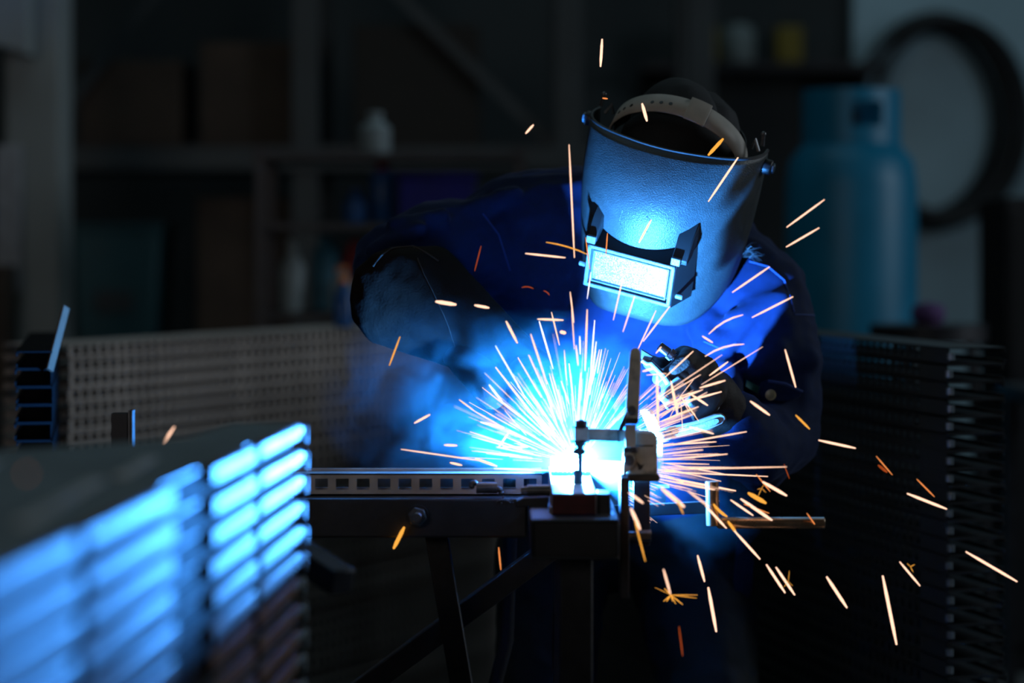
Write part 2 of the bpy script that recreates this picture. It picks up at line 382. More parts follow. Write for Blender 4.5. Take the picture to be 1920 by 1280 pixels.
# hose coil, cabinet, wall shelf items on the right
hc = thing('hose_coil', (1.55, 9.3, 1.55), 'dark coiled hose hanging on pale wall at right', 'hose')
for k in range(5):
    rr = 0.29 + 0.018 * (k % 3); pts = []
    for j in range(41):
        a = 2 * math.pi * j / 40
        pts.append((1.60 + rr * 0.95 * math.cos(a) + 0.02 * k, 9.40 - 0.035 * k, 1.66 + rr * 1.25 * math.sin(a)))
    MB().tube(pts, 0.019, 8, cap=False).build('loop', M_hose, hc)
MB().tube([(1.42, 9.36, 1.34), (1.38, 9.34, 1.2), (1.5, 9.33, 1.05), (1.46, 9.33, 0.7)], 0.019, 8).build('hose_tail', M_hose, hc)
MB().cyl((1.62, 9.45, 2.02), (1.62, 9.2, 2.05), 0.015).build('hook', M_dark, hc)
cb = thing('steel_cabinet', (1.48, 6.9, 0), 'dark steel cabinet at right edge beside pale wall', 'cabinet')
MB().box((1.50, 6.9, 0.66), (0.26, 0.4, 1.32)).build('body', M_black, cb, bevel=0.008)
MB().box((1.50, 6.69, 0.68), (0.24, 0.02, 1.2)).build('door', M_black, cb, bevel=0.004)
MB().box((1.41, 6.675, 0.75), (0.015, 0.015, 0.12)).build('handle', M_dark, cb)
hb = tag(MB().cyl((1.325, 5.55, 0.86), (1.325, 5.55, 0.91), 0.05).lathe([(0.05, 0.0), (0.05, 0.008), (0.0, 0.02)], (1.325, 5.55, 0.91)).build('paint_tin', mat('brown_tin', (0.22, 0.17, 0.15), 0.5)),
    'small brown tin on the dark trolley at right edge', 'tin')
tr = thing('trolley', (1.3, 5.6, 0), 'low dark steel trolley behind the stacks at far right', 'trolley')
MB().box((1.33, 5.6, 0.845), (0.34, 0.4, 0.03)).build('tray_top', M_dark, tr, bevel=0.004)
for x in (1.19, 1.47):
    for y in (5.43, 5.77): MB().box((x, y, 0.415), (0.025, 0.025, 0.83)).build('leg', M_dark, tr)
ws = thing('wall_shelf', (0.75, 9.35, 2.05), 'dark wall shelf holding yellow cases above the welder', 'shelf')
MB().box((0.95, 9.34, 1.86), (0.9, 0.3, 0.03)).build('shelf_board', M_dark, ws)
for x in (0.6, 1.3): MB().prism([(x, 9.5, 1.85), (x, 9.22, 1.85), (x, 9.5, 1.65)], (0.02, 0, 0)).build('shelf_bracket', M_dark, ws)
M_yel = mat('yellow_plastic', (0.20, 0.15, 0.01), 0.5)
for x, wd, lb in ((0.715, 0.14, 'small yellow plastic case on wall shelf, left of the two'), (1.06, 0.10, 'small yellow plastic case on wall shelf, right of the two')):
    t = thing('tool_case', (x, 9.3, 1.875), lb, 'case')
    MB().box((x, 9.3, 1.945), (wd, 0.16, 0.14)).build('case_body', M_yel, t, bevel=0.008)
    MB().tube([(x - 0.04, 9.3, 2.01), (x - 0.035, 9.3, 2.045), (x + 0.035, 9.3, 2.045), (x + 0.04, 9.3, 2.01)], 0.007).build('handle', M_black, t)
ln = thing('canister', (0.85, 9.3, 1.875), 'pale grey canister on wall shelf between the yellow cases', 'canister')
MB().lathe([(0.06, 0.0), (0.065, 0.01), (0.065, 0.12), (0.045, 0.15), (0.02, 0.155)], (0.87, 9.3, 1.875)).build('canister_body', mat('canister_grey', (0.20, 0.24, 0.24), 0.5), ln)
MB().cyl((0.87, 9.3, 2.03), (0.87, 9.3, 2.05), 0.018).build('canister_lid', M_black, ln)
pu = tag(MB().lathe([(0.03, 0), (0.042, 0.02), (0.035, 0.045), (0.01, 0.052)], (0.99, 5.75, 1.0)).build('cloth_bundle', mat('purple_cloth', (0.10, 0.05, 0.16), 0.9)), 'small purple cloth bundle lying behind the right rail stack', 'cloth')
pd = thing('stool', (0.99, 5.75, 0), 'dark stool under the purple cloth behind the right stack', 'stool')
MB().cyl((0.99, 5.75, 0.96), (0.99, 5.75, 1.0), 0.14).build('seat', M_dark, pd)
for a in range(3): MB().cyl((0.99 + 0.1 * math.cos(a * 2.1), 5.75 + 0.1 * math.sin(a * 2.1), 0.96), (0.99 + 0.17 * math.cos(a * 2.1), 5.75 + 0.17 * math.sin(a * 2.1), 0), 0.013).build('leg', M_dark, pd)

# ------------------------------------------------------------------ slotted rails
PITCH = 0.0278
def rail_mesh(name, L, depth, h=PITCH - 0.0003, plain=0.0, m=M_railpile, hole_h=(0.0065, 0.0235), hp=0.028, hw=0.0185, cap=False):
    mb = MB(); bm = mb.bm; t = 0.002
    n = int((L - plain) / hp); x0 = plain + ((L - plain) - n * hp) / 2
    xs = [0.0]
    for k in range(n): xs += [x0 + k * hp + (hp - hw) / 2, x0 + k * hp + (hp + hw) / 2]
    xs.append(L); zs = [0.0, hole_h[0], hole_h[1], h]
    fr = [[bm.verts.new((x, 0, z)) for z in zs] for x in xs]; bk = [[bm.verts.new((x, t, z)) for z in zs] for x in xs]
    for i in range(len(xs) - 1):
        for j in range(3):
            if j == 1 and i % 2 == 1:
                for (a, b2) in (((i, 1), (i + 1, 1)), ((i + 1, 1), (i + 1, 2)), ((i + 1, 2), (i, 2)), ((i, 2), (i, 1))):
                    bm.faces.new((fr[a[0]][a[1]], fr[b2[0]][b2[1]], bk[b2[0]][b2[1]], bk[a[0]][a[1]]))
                continue
            bm.faces.new((fr[i][j], fr[i + 1][j], fr[i + 1][j + 1], fr[i][j + 1])); bm.faces.new((bk[i][j + 1], bk[i + 1][j + 1], bk[i + 1][j], bk[i][j]))
    mb.box((L / 2, depth / 2, h - t / 2), (L, depth, t)); mb.box((L / 2, depth / 2, t / 2), (L, depth, t))
    mb.box((L / 2, depth - t / 2, h - 0.004), (L, t, 0.008)); mb.box((L / 2, depth - t / 2, 0.004), (L, t, 0.008))
    nf = len(bm.faces)
    if cap: mb.cyl((-0.001, 0.004, 0.008), (-0.001, 0.004, 0.019), 0.006, n=10)
    me = mb.mesh(name, None, 30); me.materials.append(m)
    if cap:
        me.materials.append(M_tip)
        for f in me.polygons[nf:]: f.material_index = 1
    return me
def rail_stack(base, direction, N, me, where, group):
    rz = math.atan2(direction[1], direction[0])
    for k in range(N):
        o = bpy.data.objects.new('slotted_rail', me); C.objects.link(o)
        o.location = (base[0] + 0.0015 * math.sin(k * 2.3), base[1] + 0.002 * math.sin(k * 1.7), k * PITCH); o.rotation_euler = (0, 0, rz)
        i = N - k
        if k == N - 1: lb = 'topmost slotted steel rail of ' + where
        elif k == 0: lb = 'lowest slotted steel rail of ' + where
        else: lb = ordinal(i) + ' slotted steel rail from the top of ' + where
        tag(o, lb, 'rail', group)
A0, A1 = V((-0.842, 4.6, 0)), V((0.02, 6.19, 0)); dA = A1 - A0
rail_stack(A0, dA, 36, rail_mesh('rail_rear', dA.length, 0.16), 'the long stack behind the welder\'s elbow', 'rails of the long rear stack')
B0, B1 = V((0.695, 3.86, 0)), V((0.13, 6.0, 0)); dB = B1 - B0
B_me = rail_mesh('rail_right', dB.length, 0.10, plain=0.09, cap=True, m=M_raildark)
# right-hand rails run from far left to near right, so mirror the mesh to face the camera side
for v in B_me.vertices: v.co.y *= -1
B_me.flip_normals()
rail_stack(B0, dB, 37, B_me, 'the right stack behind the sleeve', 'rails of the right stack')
L0 = V((-0.712, 3.74, 0)); me_l = rail_mesh('rail_left', 0.80, 0.055, plain=0.05, m=M_web)
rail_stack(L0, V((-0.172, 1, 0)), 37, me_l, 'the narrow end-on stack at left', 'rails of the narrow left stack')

fb = thing('flat_bar', P(95, 690, 3.72), 'short bright flat bar wedged at a slant in the narrow stack at left', 'bar')
MB().bar(P(93, 694, 3.725), P(124, 576, 3.80), 0.012, 0.004, up=(0.75, -0.5, 0.3)).build('bar_body', M_flange, fb)
# bottle behind the elbow on the rear stack
bottle(-0.385, 5.53, 1.0008, 0.022, 0.115, c_blue, 'little blue bottle with orange cap on the rear rail stack by the elbow', c_orange)

# ------------------------------------------------------------------ near tray stack (left foreground)
e = V((0.066, 1.0, 0)).normalized(); nrm = V((e.y, -e.x, 0))       # nrm points right, out of the lit side
def edge(d): return V((-0.308 + 0.066 * (d - 1.455), d, 0))
H = PITCH
tray = thing('steel_tray', (-0.5, 2.0, 0), 'x', 'tray')
off = V(tray.location)
sheet_pts = [edge(1.12) - nrm * 0.0085, edge(2.63) - nrm * 0.0085, edge(2.63) - nrm * 0.075, edge(2.43) - nrm * 0.085, V((-0.52, 2.26, 0)), V((-1.0, 2.2, 0)), V((-1.0, 1.12, 0))]
MB().prism([p - off + V((0, 0, H - 0.0016)) for p in sheet_pts], (0, 0, 0.0014)).build('sheet', M_tray, tray, local=True)
mb = MB()
ins = [edge(1.13) - nrm * 0.010, edge(2.62) - nrm * 0.010]
mb.bar(ins[0] - off + V((0, 0, H / 2 - 0.0012)), ins[1] - off + V((0, 0, H / 2 - 0.0012)), H - 0.0036, 0.003, up=nrm).build('web', M_web, tray, local=True)
for d0, d1 in ((1.13, 1.647), (1.672, 1.966), (2.135, 2.352), (2.380, 2.635)):
    p0, p1 = edge(d0) - nrm * 0.004, edge(d1) - nrm * 0.004
    z = V((0, 0, H - 0.0004 - 0.0088))
    MB().bar(p0 - off + z, p1 - off + z, 0.0176, 0.008, up=nrm).build('flange', M_flange, tray, bevel=0.003, local=True)
pt = edge(2.655) - off
MB().tube([pt + V((0, 0, 0.003)), pt + V((0, 0, 0.005)), pt + V((0, 0, H - 0.006)), pt + V((0, 0, H - 0.003))], [0.002, 0.004, 0.004, 0.002], 10).bar(pt + V((0, 0, H - 0.008)), pt - e * 0.06 + V((0, 0, H - 0.008)), 0.006, 0.002, up=nrm).build('corner_lip', M_tray, tray, local=True)
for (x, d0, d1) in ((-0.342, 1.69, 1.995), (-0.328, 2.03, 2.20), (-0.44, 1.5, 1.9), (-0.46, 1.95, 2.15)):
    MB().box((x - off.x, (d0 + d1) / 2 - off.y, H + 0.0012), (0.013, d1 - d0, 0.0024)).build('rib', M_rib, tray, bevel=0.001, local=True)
NT = 36
tray.location.z = (NT - 1) * H
tag(tray, 'topmost grey steel tray of the blurred stack in front at left', 'tray', 'trays of the near left stack')
for k in range(NT - 1):
    c = clone(tray); c.location = (off.x + 0.0012 * math.sin(k * 1.9), off.y + 0.003 * math.sin(k * 2.7), k * H)
    tag(c, ('lowest grey steel tray of the blurred stack in front at left' if k == 0 else ordinal(NT - k) + ' grey steel tray from the top of the blurred near stack'), 'tray', 'trays of the near left stack')
# steel bar poking out beside the near stack: part of a floor stand
sd = thing('stack_stand', (-0.27, 2.9, 0), 'dark steel stand with a square arm beside the near tray stack', 'stand')
a0, a1 = P(500, 1000, 2.86), P(643, 1092, 2.74)
MB().bar(a0, a1, 0.031, 0.03, up=(0, 0, 1)).build('arm', M_dark, sd, bevel=0.003)
MB().box((a0.x, a0.y + 0.02, a0.z / 2), (0.04, 0.04, a0.z)).build('post', M_dark, sd, bevel=0.003)
MB().box((a0.x, a0.y + 0.02, 0.006), (0.25, 0.2, 0.012)).build('foot', M_dark, sd)

# ------------------------------------------------------------------ welding jig table
ZT_ = 0.856      # top of square tube
jt = thing('jig_table', (0.08, 3.2, 0), 'black steel welding jig with long beam, square tube and crossed braces', 'welding jig')
mb = MB()        # hollow square tube, end towards the camera
x0, x1, z0, z1, t = 0.0225, 0.1325, 0.806, ZT_, 0.004
for c, s in ((((x0 + x1) / 2, 3.30, z1 - t / 2), (x1 - x0, 0.64, t)), (((x0 + x1) / 2, 3.30, z0 + t / 2), (x1 - x0, 0.64, t)),
             ((x0 + t / 2, 3.30, (z0 + z1) / 2), (t, 0.64, z1 - z0 - 2 * t)), ((x1 - t / 2, 3.30, (z0 + z1) / 2), (t, 0.64, z1 - z0 - 2 * t))):
    mb.box(c, s)
mb.build('square_tube', M_tube, jt, bevel=0.002)
MB().box(((x0 + x1) / 2, 2.987, 0.831), (x1 - x0 - 0.0078, 0.004, 0.0422)).build('tube_mouth_shade', M_black, jt)  # black plate near the mouth paints the dark inside of the tube
bz0, bz1 = 0.804, 0.8565
MB().box((-0.49, 3.245, (bz0 + bz1) / 2), (1.02, 0.06, bz1 - bz0)).build('beam', M_beam, jt, bevel=0.003)
def hexnut(c, axis, r, th, name='nut'):
    c = V(c); axis = V(axis).normalized()
    MB().cyl(c, c + axis * th, r, n=6, spin=0.3).build(name, M_bolt, jt, bevel=0.0012)
nc = P(783, 967, 3.213)
MB().cyl(nc, nc + V((0, -0.003, 0)), 0.0155, n=28).build('washer', M_dark, jt, bevel=0.0005)
hexnut(nc + V((0, -0.003, 0)), (0, -1, 0), 0.0128, 0.009)
mb = MB()
for k in range(7): mb.cyl(nc + V((0, -0.012 - k * 0.0018, 0)), nc + V((0, -0.0136 - k * 0.0018, 0)), 0.0066, 0.0058, n=18)
mb.build('bolt', M_bolt, jt)
MB().ball(P(799, 969, 3.212), (0.004, 0.002, 0.005), 2).ball(P(790, 975, 3.212), (0.003, 0.002, 0.003), 2).build('weld_tack', M_weld, jt)
# crossed braces and legs
MB().bar(P(818, 1000, 3.27), P(1010, 2140, 3.27), 0.030, 0.030).build('brace', M_tube, jt, bevel=0.002)
MB().bar(P(1045, 1019, 3.33), P(250, 1610, 3.33), 0.030, 0.030).build('brace', M_tube, jt, bevel=0.002)
MB().box((0.0805, 3.06, 0.403), (0.042, 0.042, 0.806)).build('leg', M_tube, jt, bevel=0.003)
MB().box((0.0805, 3.56, 0.403), (0.042, 0.042, 0.806)).build('leg', M_tube, jt, bevel=0.003)
MB().box((-0.80, 3.245, 0.402), (0.05, 0.05, 0.804)).build('leg', M_tube, jt, bevel=0.003)
MB().bar(P(250, 1610, 3.33), (-0.80, 3.27, 0.36), 0.03, 0.03).build('brace', M_tube, jt, bevel=0.002)
for p in ((0.0805, 3.06), (0.0805, 3.56), (-0.80, 3.245)): MB().box((p[0], p[1], 0.004), (0.1, 0.1, 0.008)).build('foot_plate', M_tube, jt)
# stubs, bolts and spatter on the beam
q0 = P(893, 914, 3.222); q1 = P(932, 914, 3.222)
MB().cyl(q0, q1, 0.0075).build('stub_tube', M_bolt, jt)
MB().ball(P(889, 905, 3.222), (0.006, 0.006, 0.004), 2).ball(P(885, 911, 3.22), 0.004, 2).ball(P(935, 917, 3.222), (0.006, 0.005, 0.004), 2).ball(P(940, 924, 3.222), (0.004, 0.004, 0.003), 2).build('weld_bead', M_weld, jt)
mb = MB()
for k in range(5): mb.cyl(P(977 + k * 2.6, 919, 3.15), P(979.2 + k * 2.6, 919, 3.15), 0.0052, n=16)
mb.build('thread', M_bolt, jt)
MB().cyl(P(989, 919, 3.15), P(1034, 919, 3.15), 0.0072, n=20).build('stop_bolt', M_bolt, jt)
mb = MB()
mb.prism([P(968, 939, 3.12), P(982, 933, 3.12), P(1028, 931, 3.12), P(1030, 936, 3.12), P(1024, 954, 3.12), P(1008, 955, 3.12), P(990, 950, 3.12), P(968, 952, 3.12)], (0, 0.03, 0))
mb.build('stop_bracket', M_dark, jt, bevel=0.0015)
MB().box(P(1034, 958, 3.06), (0.006, 0.02, 0.012)).build('stop_tab', M_bolt, jt, bevel=0.001)
mb = MB(); rs = random.Random(3)
for k in range(46):
    px = rs.uniform(930, 975) if k < 18 else rs.uniform(1144, 1157)
    p = P(px, 931 + rs.uniform(0, 12), 3.213) if k < 18 else V((0.127 + rs.uniform(-0.006, 0.005), rs.uniform(3.0, 3.3), ZT_ + 0.0005))
    mb.ball(p, rs.uniform(0.0006, 0.0018), 1)
sp = mb.build('spatter', M_weld, jt); sp['kind'] = 'stuff'
# right-hand stops beside the red end, then two added light blockers
MB().box(P(1131, 944, 3.06), (0.018, 0.05, 0.030)).build('side_stop', M_dark, jt, bevel=0.002)
mb = MB().cyl(P(1131, 925, 3.08), P(1131, 950, 3.08), 0.006); mb.box(P(1133, 964, 3.05), (0.024, 0.05, 0.004)); mb.build('side_stop', M_bolt, jt, bevel=0.0008)
MB().box((0.070, 3.326, 0.8801), (0.036, 0.008, 0.0482)).build('back_shade_bar', M_dark, jt, bevel=0.001)  # added bar behind the arc; keeps its light off the left background
MB().box((0.1365, 3.325, 0.8775), (0.056, 0.034, 0.043)).build('corner_shade_block', M_dark, jt, bevel=0.0015)  # added block; shades the right stack and lower sleeve from the arc
# post that carries the front clamp, welded to the tube side
MB().box(P(1170, 1005, 3.115), (0.0115, 0.05, 0.155)).build('clamp_post', M_dark, jt, bevel=0.0015)
MB().box(P(1203, 962, 3.17), (0.022, 0.008, 0.085)).build('back_plate', M_clampd, jt, bevel=0.0015)
MB().cyl(P(1178, 1004, 3.14), P(1221, 1004, 3.14), 0.0055, n=16).cyl(P(1196, 1004, 3.14), P(1221, 1004, 3.14), 0.0078, n=6).build('bolt', M_bolt, jt, bevel=0.0006)
# pipe handle on the right
pd_ = 3.22
MB().cyl(P(1335, 902, pd_), P(1337, 985, pd_), 0.0088, n=28).build('pipe_post', M_pipe, jt, bevel=0.0008)
MB().cyl(P(1346, 980, pd_), P(1546, 980, pd_), 0.0078, n=28).build('pipe_handle', M_pipe, jt, bevel=0.0008)
MB().ball(P(1348, 975, pd_ - 0.004), (0.005, 0.004, 0.005), 2).ball(P(1349, 984, pd_ - 0.003), (0.005, 0.004, 0.004), 2).build('weld_bead', M_weld, jt)
MB().bar(P(1336, 950, pd_ + 0.015), (0.13, pd_ + 0.06, 0.832), 0.016, 0.008).build('handle_bracket', M_web, jt, bevel=0.001)
# upright stop post on the beam at far left
MB().box(P(226, 830, 3.245), (0.021, 0.022, 0.08)).build('stop_post', M_dark, jt)
MB().box(P(244.5, 828, 3.243), (0.0025, 0.024, 0.085)).build('stop_post_edge', M_bolt, jt)
MB().box(P(249.3, 828, 3.243), (0.0018, 0.024, 0.085)).build('stop_post_edge', M_bolt, jt)

# workpiece: slotted rail plus cross rail being welded
wp = thing('rail_frame', (-0.3, 3.26, 0.856), 'slotted steel rail frame clamped on the jig, being welded at its corner', 'steel frame')
me = rail_mesh('slotted_rail_part', 0.985, 0.030, h=0.0295, m=M_rail, hole_h=(0.0075, 0.0225), hp=0.02805, hw=0.0172)
o = bpy.data.objects.new('slotted_bar', me); C.objects.link(o); o.parent = wp; o.location = V((-0.945, 3.25, 0.857)) - wp.location
MB().box((-0.45, 3.284, 0.8885), (0.98, 0.004, 0.004)).build('back_lip', M_rail, wp)
mb = MB(); cx0, cx1, cz0, cz1 = 0.0495, 0.1055, ZT_ + 0.0005, 0.8835
mb.box(((cx0 + cx1) / 2, 3.17, cz1 - 0.0015), (cx1 - cx0, 0.29, 0.003)).box((cx0 + 0.0015, 3.17, (cz0 + cz1) / 2), (0.003, 0.29, cz1 - cz0)).box((cx1 - 0.0015, 3.17, (cz0 + cz1) / 2), (0.003, 0.29, cz1 - cz0))
mb.box((cx0 + 0.001, 3.17, 0.8865), (0.002, 0.29, 0.0065))  # added lip, shades the lower rows of the near trays
mb.build('cross_bar', M_rail, wp, bevel=0.0006)
MB().box(((cx0 + cx1) / 2, 3.023, (cz0 + cz1) / 2 - 0.0005), (cx1 - cx0 - 0.001, 0.004, cz1 - cz0 - 0.002)).build('end_plate', M_red, wp, bevel=0.001)['label'] = 'dark red end plate'
mb = MB()
for k in range(9): mb.ball((cx0 + 0.004 + k * 0.006, 3.262, 0.8855), (0.0045, 0.004, 0.003), 2)
mb.build('weld_seam', M_weld, wp)
# arc plasma
tag(MB().ball(ARC, (0.008, 0.008, 0.011), 3).build('welding_arc', M_arc), 'white-hot welding arc burning at the frame corner', 'welding arc')

# ------------------------------------------------------------------ toggle clamps
def front_clamp():
    D = 3.14
    Q = lambda x, y, dd=0.0: P(x, y, D + dd)
    t = thing('toggle_clamp', Q(1203, 900), 'steel toggle clamp with upright lever gripping the frame in front', 'clamp')
    def plate(name, pts, th, dd, m, bev=0.0015):
        return MB().prism([Q(x, y, dd) for x, y in pts], (0, th, 0)).build(name, m, t, bevel=bev)
    plate('base_flange', [(1164, 890), (1236, 890), (1238, 896), (1236, 903), (1165, 903)], 0.045, -0.022, M_clampd)
    plate('body', [(1176, 893), (1233, 893), (1233, 820), (1228, 812), (1218, 809), (1176, 807)], 0.030, -0.014, M_clamp, 0.003)
    plate('body_seam', [(1192, 834), (1226, 834), (1225, 837), (1192, 836.5)], 0.001, -0.0145, M_clampd, 0.0002)
    lv = plate('lever', [(1173, 772), (1175, 735), (1181, 662), (1184, 655), (1190, 652), (1197, 653), (1202, 660), (1202, 690), (1198, 772), (1197, 795), (1174, 795)], 0.008, -0.024, M_clamp, 0.002)
    plate('lever_neck', [(1173, 784), (1197, 784), (1196, 795), (1173, 795)], 0.010, -0.0255, M_clampd, 0.0008)
    plate('link_plate', [(1172, 796), (1193, 796), (1192, 838), (1172, 838)], 0.006, -0.028, M_clamp, 0.001)
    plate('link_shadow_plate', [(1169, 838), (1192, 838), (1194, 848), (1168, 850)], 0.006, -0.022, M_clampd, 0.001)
    plate('side_link', [(1176, 757), (1174, 795), (1166, 808), (1160, 808), (1163, 796), (1172, 775)], 0.012, -0.018, M_clampd, 0.001)
    plate('lower_lug', [(1168, 848), (1180, 845), (1188, 850), (1191, 862), (1190, 872), (1184, 878), (1170, 893), (1168, 890)], 0.008, -0.022, M_clamp, 0.0015)
    for (x, y, rr) in ((1184.5, 769.5, 0.0062), (1180, 863, 0.0068)):
        c = Q(x, y, -0.030); rv = MB().cyl(c + V((0, 0.008, 0)), c + V((0, 0.0005, 0)), rr, n=28).cyl(c + V((0, 0.004, 0)), c, rr * 0.68, n=24).build('rivet', M_bolt, t, bevel=0.0008)
    plate('catch_mark', [(1194, 866), (1203, 872), (1208, 870), (1203, 880), (1197, 881)], 0.001, -0.0148, M_clampd, 0.0002)
    plate('arm', [(1100, 804), (1172, 806), (1172, 829), (1100, 826)], 0.016, -0.008, M_clamp, 0.0015)
    plate('arm_ridge', [(1158, 805), (1163, 805), (1163, 829), (1158, 829)], 0.001, -0.009, M_clampd, 0.0003)
    plate('arm_head', [(1078, 802), (1104, 802), (1104, 826), (1078, 826)], 0.022, -0.011, M_clamp, 0.0015)
    ax = lambda y: Q(1088, y)
    MB().cyl(ax(802), ax(799.5), 0.0115, n=28).cyl(ax(828.5), ax(825.5), 0.0125, n=28).build('washer', M_clampd, t)
    MB().cyl(Q(1090, 799.5), Q(1090, 788.5), 0.0078, n=6, spin=0.5).cyl(Q(1090, 788.5), Q(1090, 786), 0.003, n=12).build('bolt_head', M_clampd, t, bevel=0.0008)
    MB().cyl(ax(828.5), ax(836), 0.0072, n=6, spin=0.4).build('nut', M_clampd, t, bevel=0.0008)
    plate('wing_nut', [(1077, 838), (1083, 842), (1093, 842), (1098, 845), (1097, 851), (1090, 852), (1082, 852), (1074, 851), (1073, 845), (1079, 843)], 0.008, -0.004, M_clampd, 0.001)
    MB().cyl(ax(836), ax(842), 0.0045, n=14).cyl(ax(850), ax(884), 0.0031, n=14).build('spindle', M_clampd, t)
    yb = 450 + (CAM_H - 0.8835) * F / D
    MB().lathe([(0.0066, 0.0), (0.0062, 0.003), (0.0060, 0.012), (0.0066, 0.016), (0.004, 0.018)], Q(1084, yb - 0.5), n=24).build('rubber_tip', M_rubber, t)
    return t
front_clamp()

def rear_clamp():
    D = 3.33
    Q = lambda x, y, dd=0.0: P(x, y, D + dd)
    t = thing('toggle_clamp', Q(1220, 910), 'second toggle clamp behind with lever swung down to the right', 'clamp')
    def plate(name, pts, th, dd, m, bev=0.0015):
        return MB().prism([Q(x, y, dd) for x, y in pts], (0, th, 0)).build(name, m, t, bevel=bev)
    plate('body', [(1195, 905), (1245, 905), (1245, 830), (1232, 805), (1200, 805)], 0.022, 0.006, M_clamp, 0.002)
    lever = [(1228, 806), (1300, 790), (1340, 776), (1352, 774), (1360, 779), (1362, 786), (1355, 796), (1330, 806), (1262, 822), (1230, 834)]
    plate('lever', lever, 0.010, -0.006, M_lever, 0.002)
    ins = [(1262, 806), (1310, 795), (1340, 784), (1347, 785), (1349, 791), (1342, 797), (1312, 806), (1264, 817)]
    plate('lever_grip', ins, 0.002, -0.0075, M_trimp, 0.0006)
    plate('lever_collar', [(1247, 803), (1257, 801), (1261, 822), (1251, 825)], 0.012, -0.008, M_clampd, 0.001)
    for (x, y) in ((1239, 818), (1214, 775)):
        c = Q(x, y, -0.012); MB().cyl(c, c + V((0, 0.012, 0)), 0.0062, n=24).cyl(c + V((0, -0.002, 0)), c, 0.004, n=20).build('rivet', M_clamp, t, bevel=0.0006)
    plate('link', [(1200, 770), (1216, 762), (1226, 772), (1244, 812), (1232, 826), (1222, 820)], 0.008, -0.002, M_clamp, 0.0015)
    MB().box(Q(1220, 908, 0.02), (0.05, 0.06, 0.006)).build('base_flange', M_clampd, t, bevel=0.001)
    MB().box((Q(1220, 908, 0.02) + V((-0.045, 0, -0.015))), (0.13, 0.03, 0.028)).build('mount_block', M_dark, t, bevel=0.001)
    return t
rear_clamp()

# third clamp: bracket head held by the right glove
def clamp_head():
    D = 3.36
    Q = lambda x, y, dd=0.0: P(x, y, D + dd)
    t = thing('clamp_head', Q(1262, 760), 'bright steel clamp head with stamped figures held by the right glove', 'clamp')
    def plate(name, pts, th, dd, m, bev=0.0015):
        return MB().prism([Q(x, y, dd) for x, y in pts], (0, th, 0)).build(name, m, t, bevel=bev)
    plate('handle_end', [(1203, 654), (1226, 668), (1221, 678), (1207, 680), (1202, 672)], 0.014, 0.0, M_clampd)
    MB().tube([Q(1203, 675), Q(1213, 681), Q(1221, 680), Q(1234, 694), Q(1246, 706), Q(1254, 718)], [0.003, 0.0042, 0.0042, 0.0044, 0.005, 0.0055], 12).build('rod', M_trimp, t)
    plate('head', [(1233, 745), (1262, 712), (1272, 704), (1288, 718), (1290, 728), (1250, 760), (1243, 756)], 0.020, -0.006, M_trimp, 0.002)
    plate('jaw', [(1268, 736), (1286, 728), (1294, 738), (1290, 744), (1274, 748)], 0.016, -0.008, M_trimp, 0.002)
    plate('head_end', [(1244, 757), (1252, 761), (1256, 767), (1250, 768)], 0.016, -0.004, M_clampd, 0.001)
    MB().tube([Q(1262, 690, 0.02), Q(1285, 705, 0.015), Q(1310, 735, 0.02), Q(1335, 770, 0.03)], [0.013, 0.014, 0.014, 0.013], 16).build('grip', M_black, t)
    MB().cyl(Q(1236, 648, 0.02), Q(1254, 661, 0.02), 0.0062).cyl(Q(1254, 661, 0.02), Q(1262, 668, 0.02), 0.0085).cyl(Q(1262, 668, 0.02), Q(1276, 692, 0.02), 0.006).build('knob', M_bolt, t, bevel=0.0008)
    fc = bpy.data.curves.new('stamp', 'FONT'); fc.body = '0-10'; fc.size = 0.0135; fc.extrude = 0.0003; fc.align_x = 'CENTER'; fc.align_y = 'CENTER'
    fo = bpy.data.objects.new('stamp', fc); C.objects.link(fo)
    me = bpy.data.meshes.new_from_object(fo.evaluated_get(bpy.context.evaluated_depsgraph_get())); bpy.data.objects.remove(fo)
    me.materials.append(M_clampd)
    o = bpy.data.objects.new('stamped_figures', me); C.objects.link(o); o.parent = t
    o.location = Q(1258, 734, -0.0066) - t.location
    o.rotation_euler = (R(90), R(-49), 0)
    return t
clamp_head()

# ------------------------------------------------------------------ person
PX = thing('person', (0.15, 3.85, 0), 'welder in navy work jacket and leather gloves bending over the jig', 'person')
def fold(amp, freq, dirv=(1, 1, 1)):
    def f(co, n):
        q = V((co.x * freq * dirv[0], co.y * freq * dirv[1], co.z * freq * dirv[2]))
        a = noise.noise(q); b2 = 1 - abs(noise.noise(q * 1.7 + V((7, 3, 1)))) * 2
        return amp * (a * 0.6 + b2 * 0.5)
    return f
shL, shR = P(905, 462, 3.77), P(1420, 560, 3.76)      # photo-left / photo-right shoulder
elL, elR = P(742, 500, 3.66), P(1452, 815, 3.70)
wrL, wrR = P(925, 735, 3.43), P(1345, 765, 3.50)
pel, mid, che, nek = P(1155, 985, 3.98), P(1155, 820, 3.95), P(1150, 590, 3.86), P(1215, 395, 3.80)
hipL, hipR = P(1040, 1040, 3.95), P(1290, 1040, 3.95)
knL, knR = V((hipL.x - 0.02, 3.84, 0.46)), V((hipR.x + 0.03, 3.84, 0.46))
anL, anR = V((hipL.x - 0.04, 3.95, 0.09)), V((hipR.x + 0.05, 3.95, 0.09))
hd = P(1270, 275, 3.60) + V((0, 0.01, 0.0))
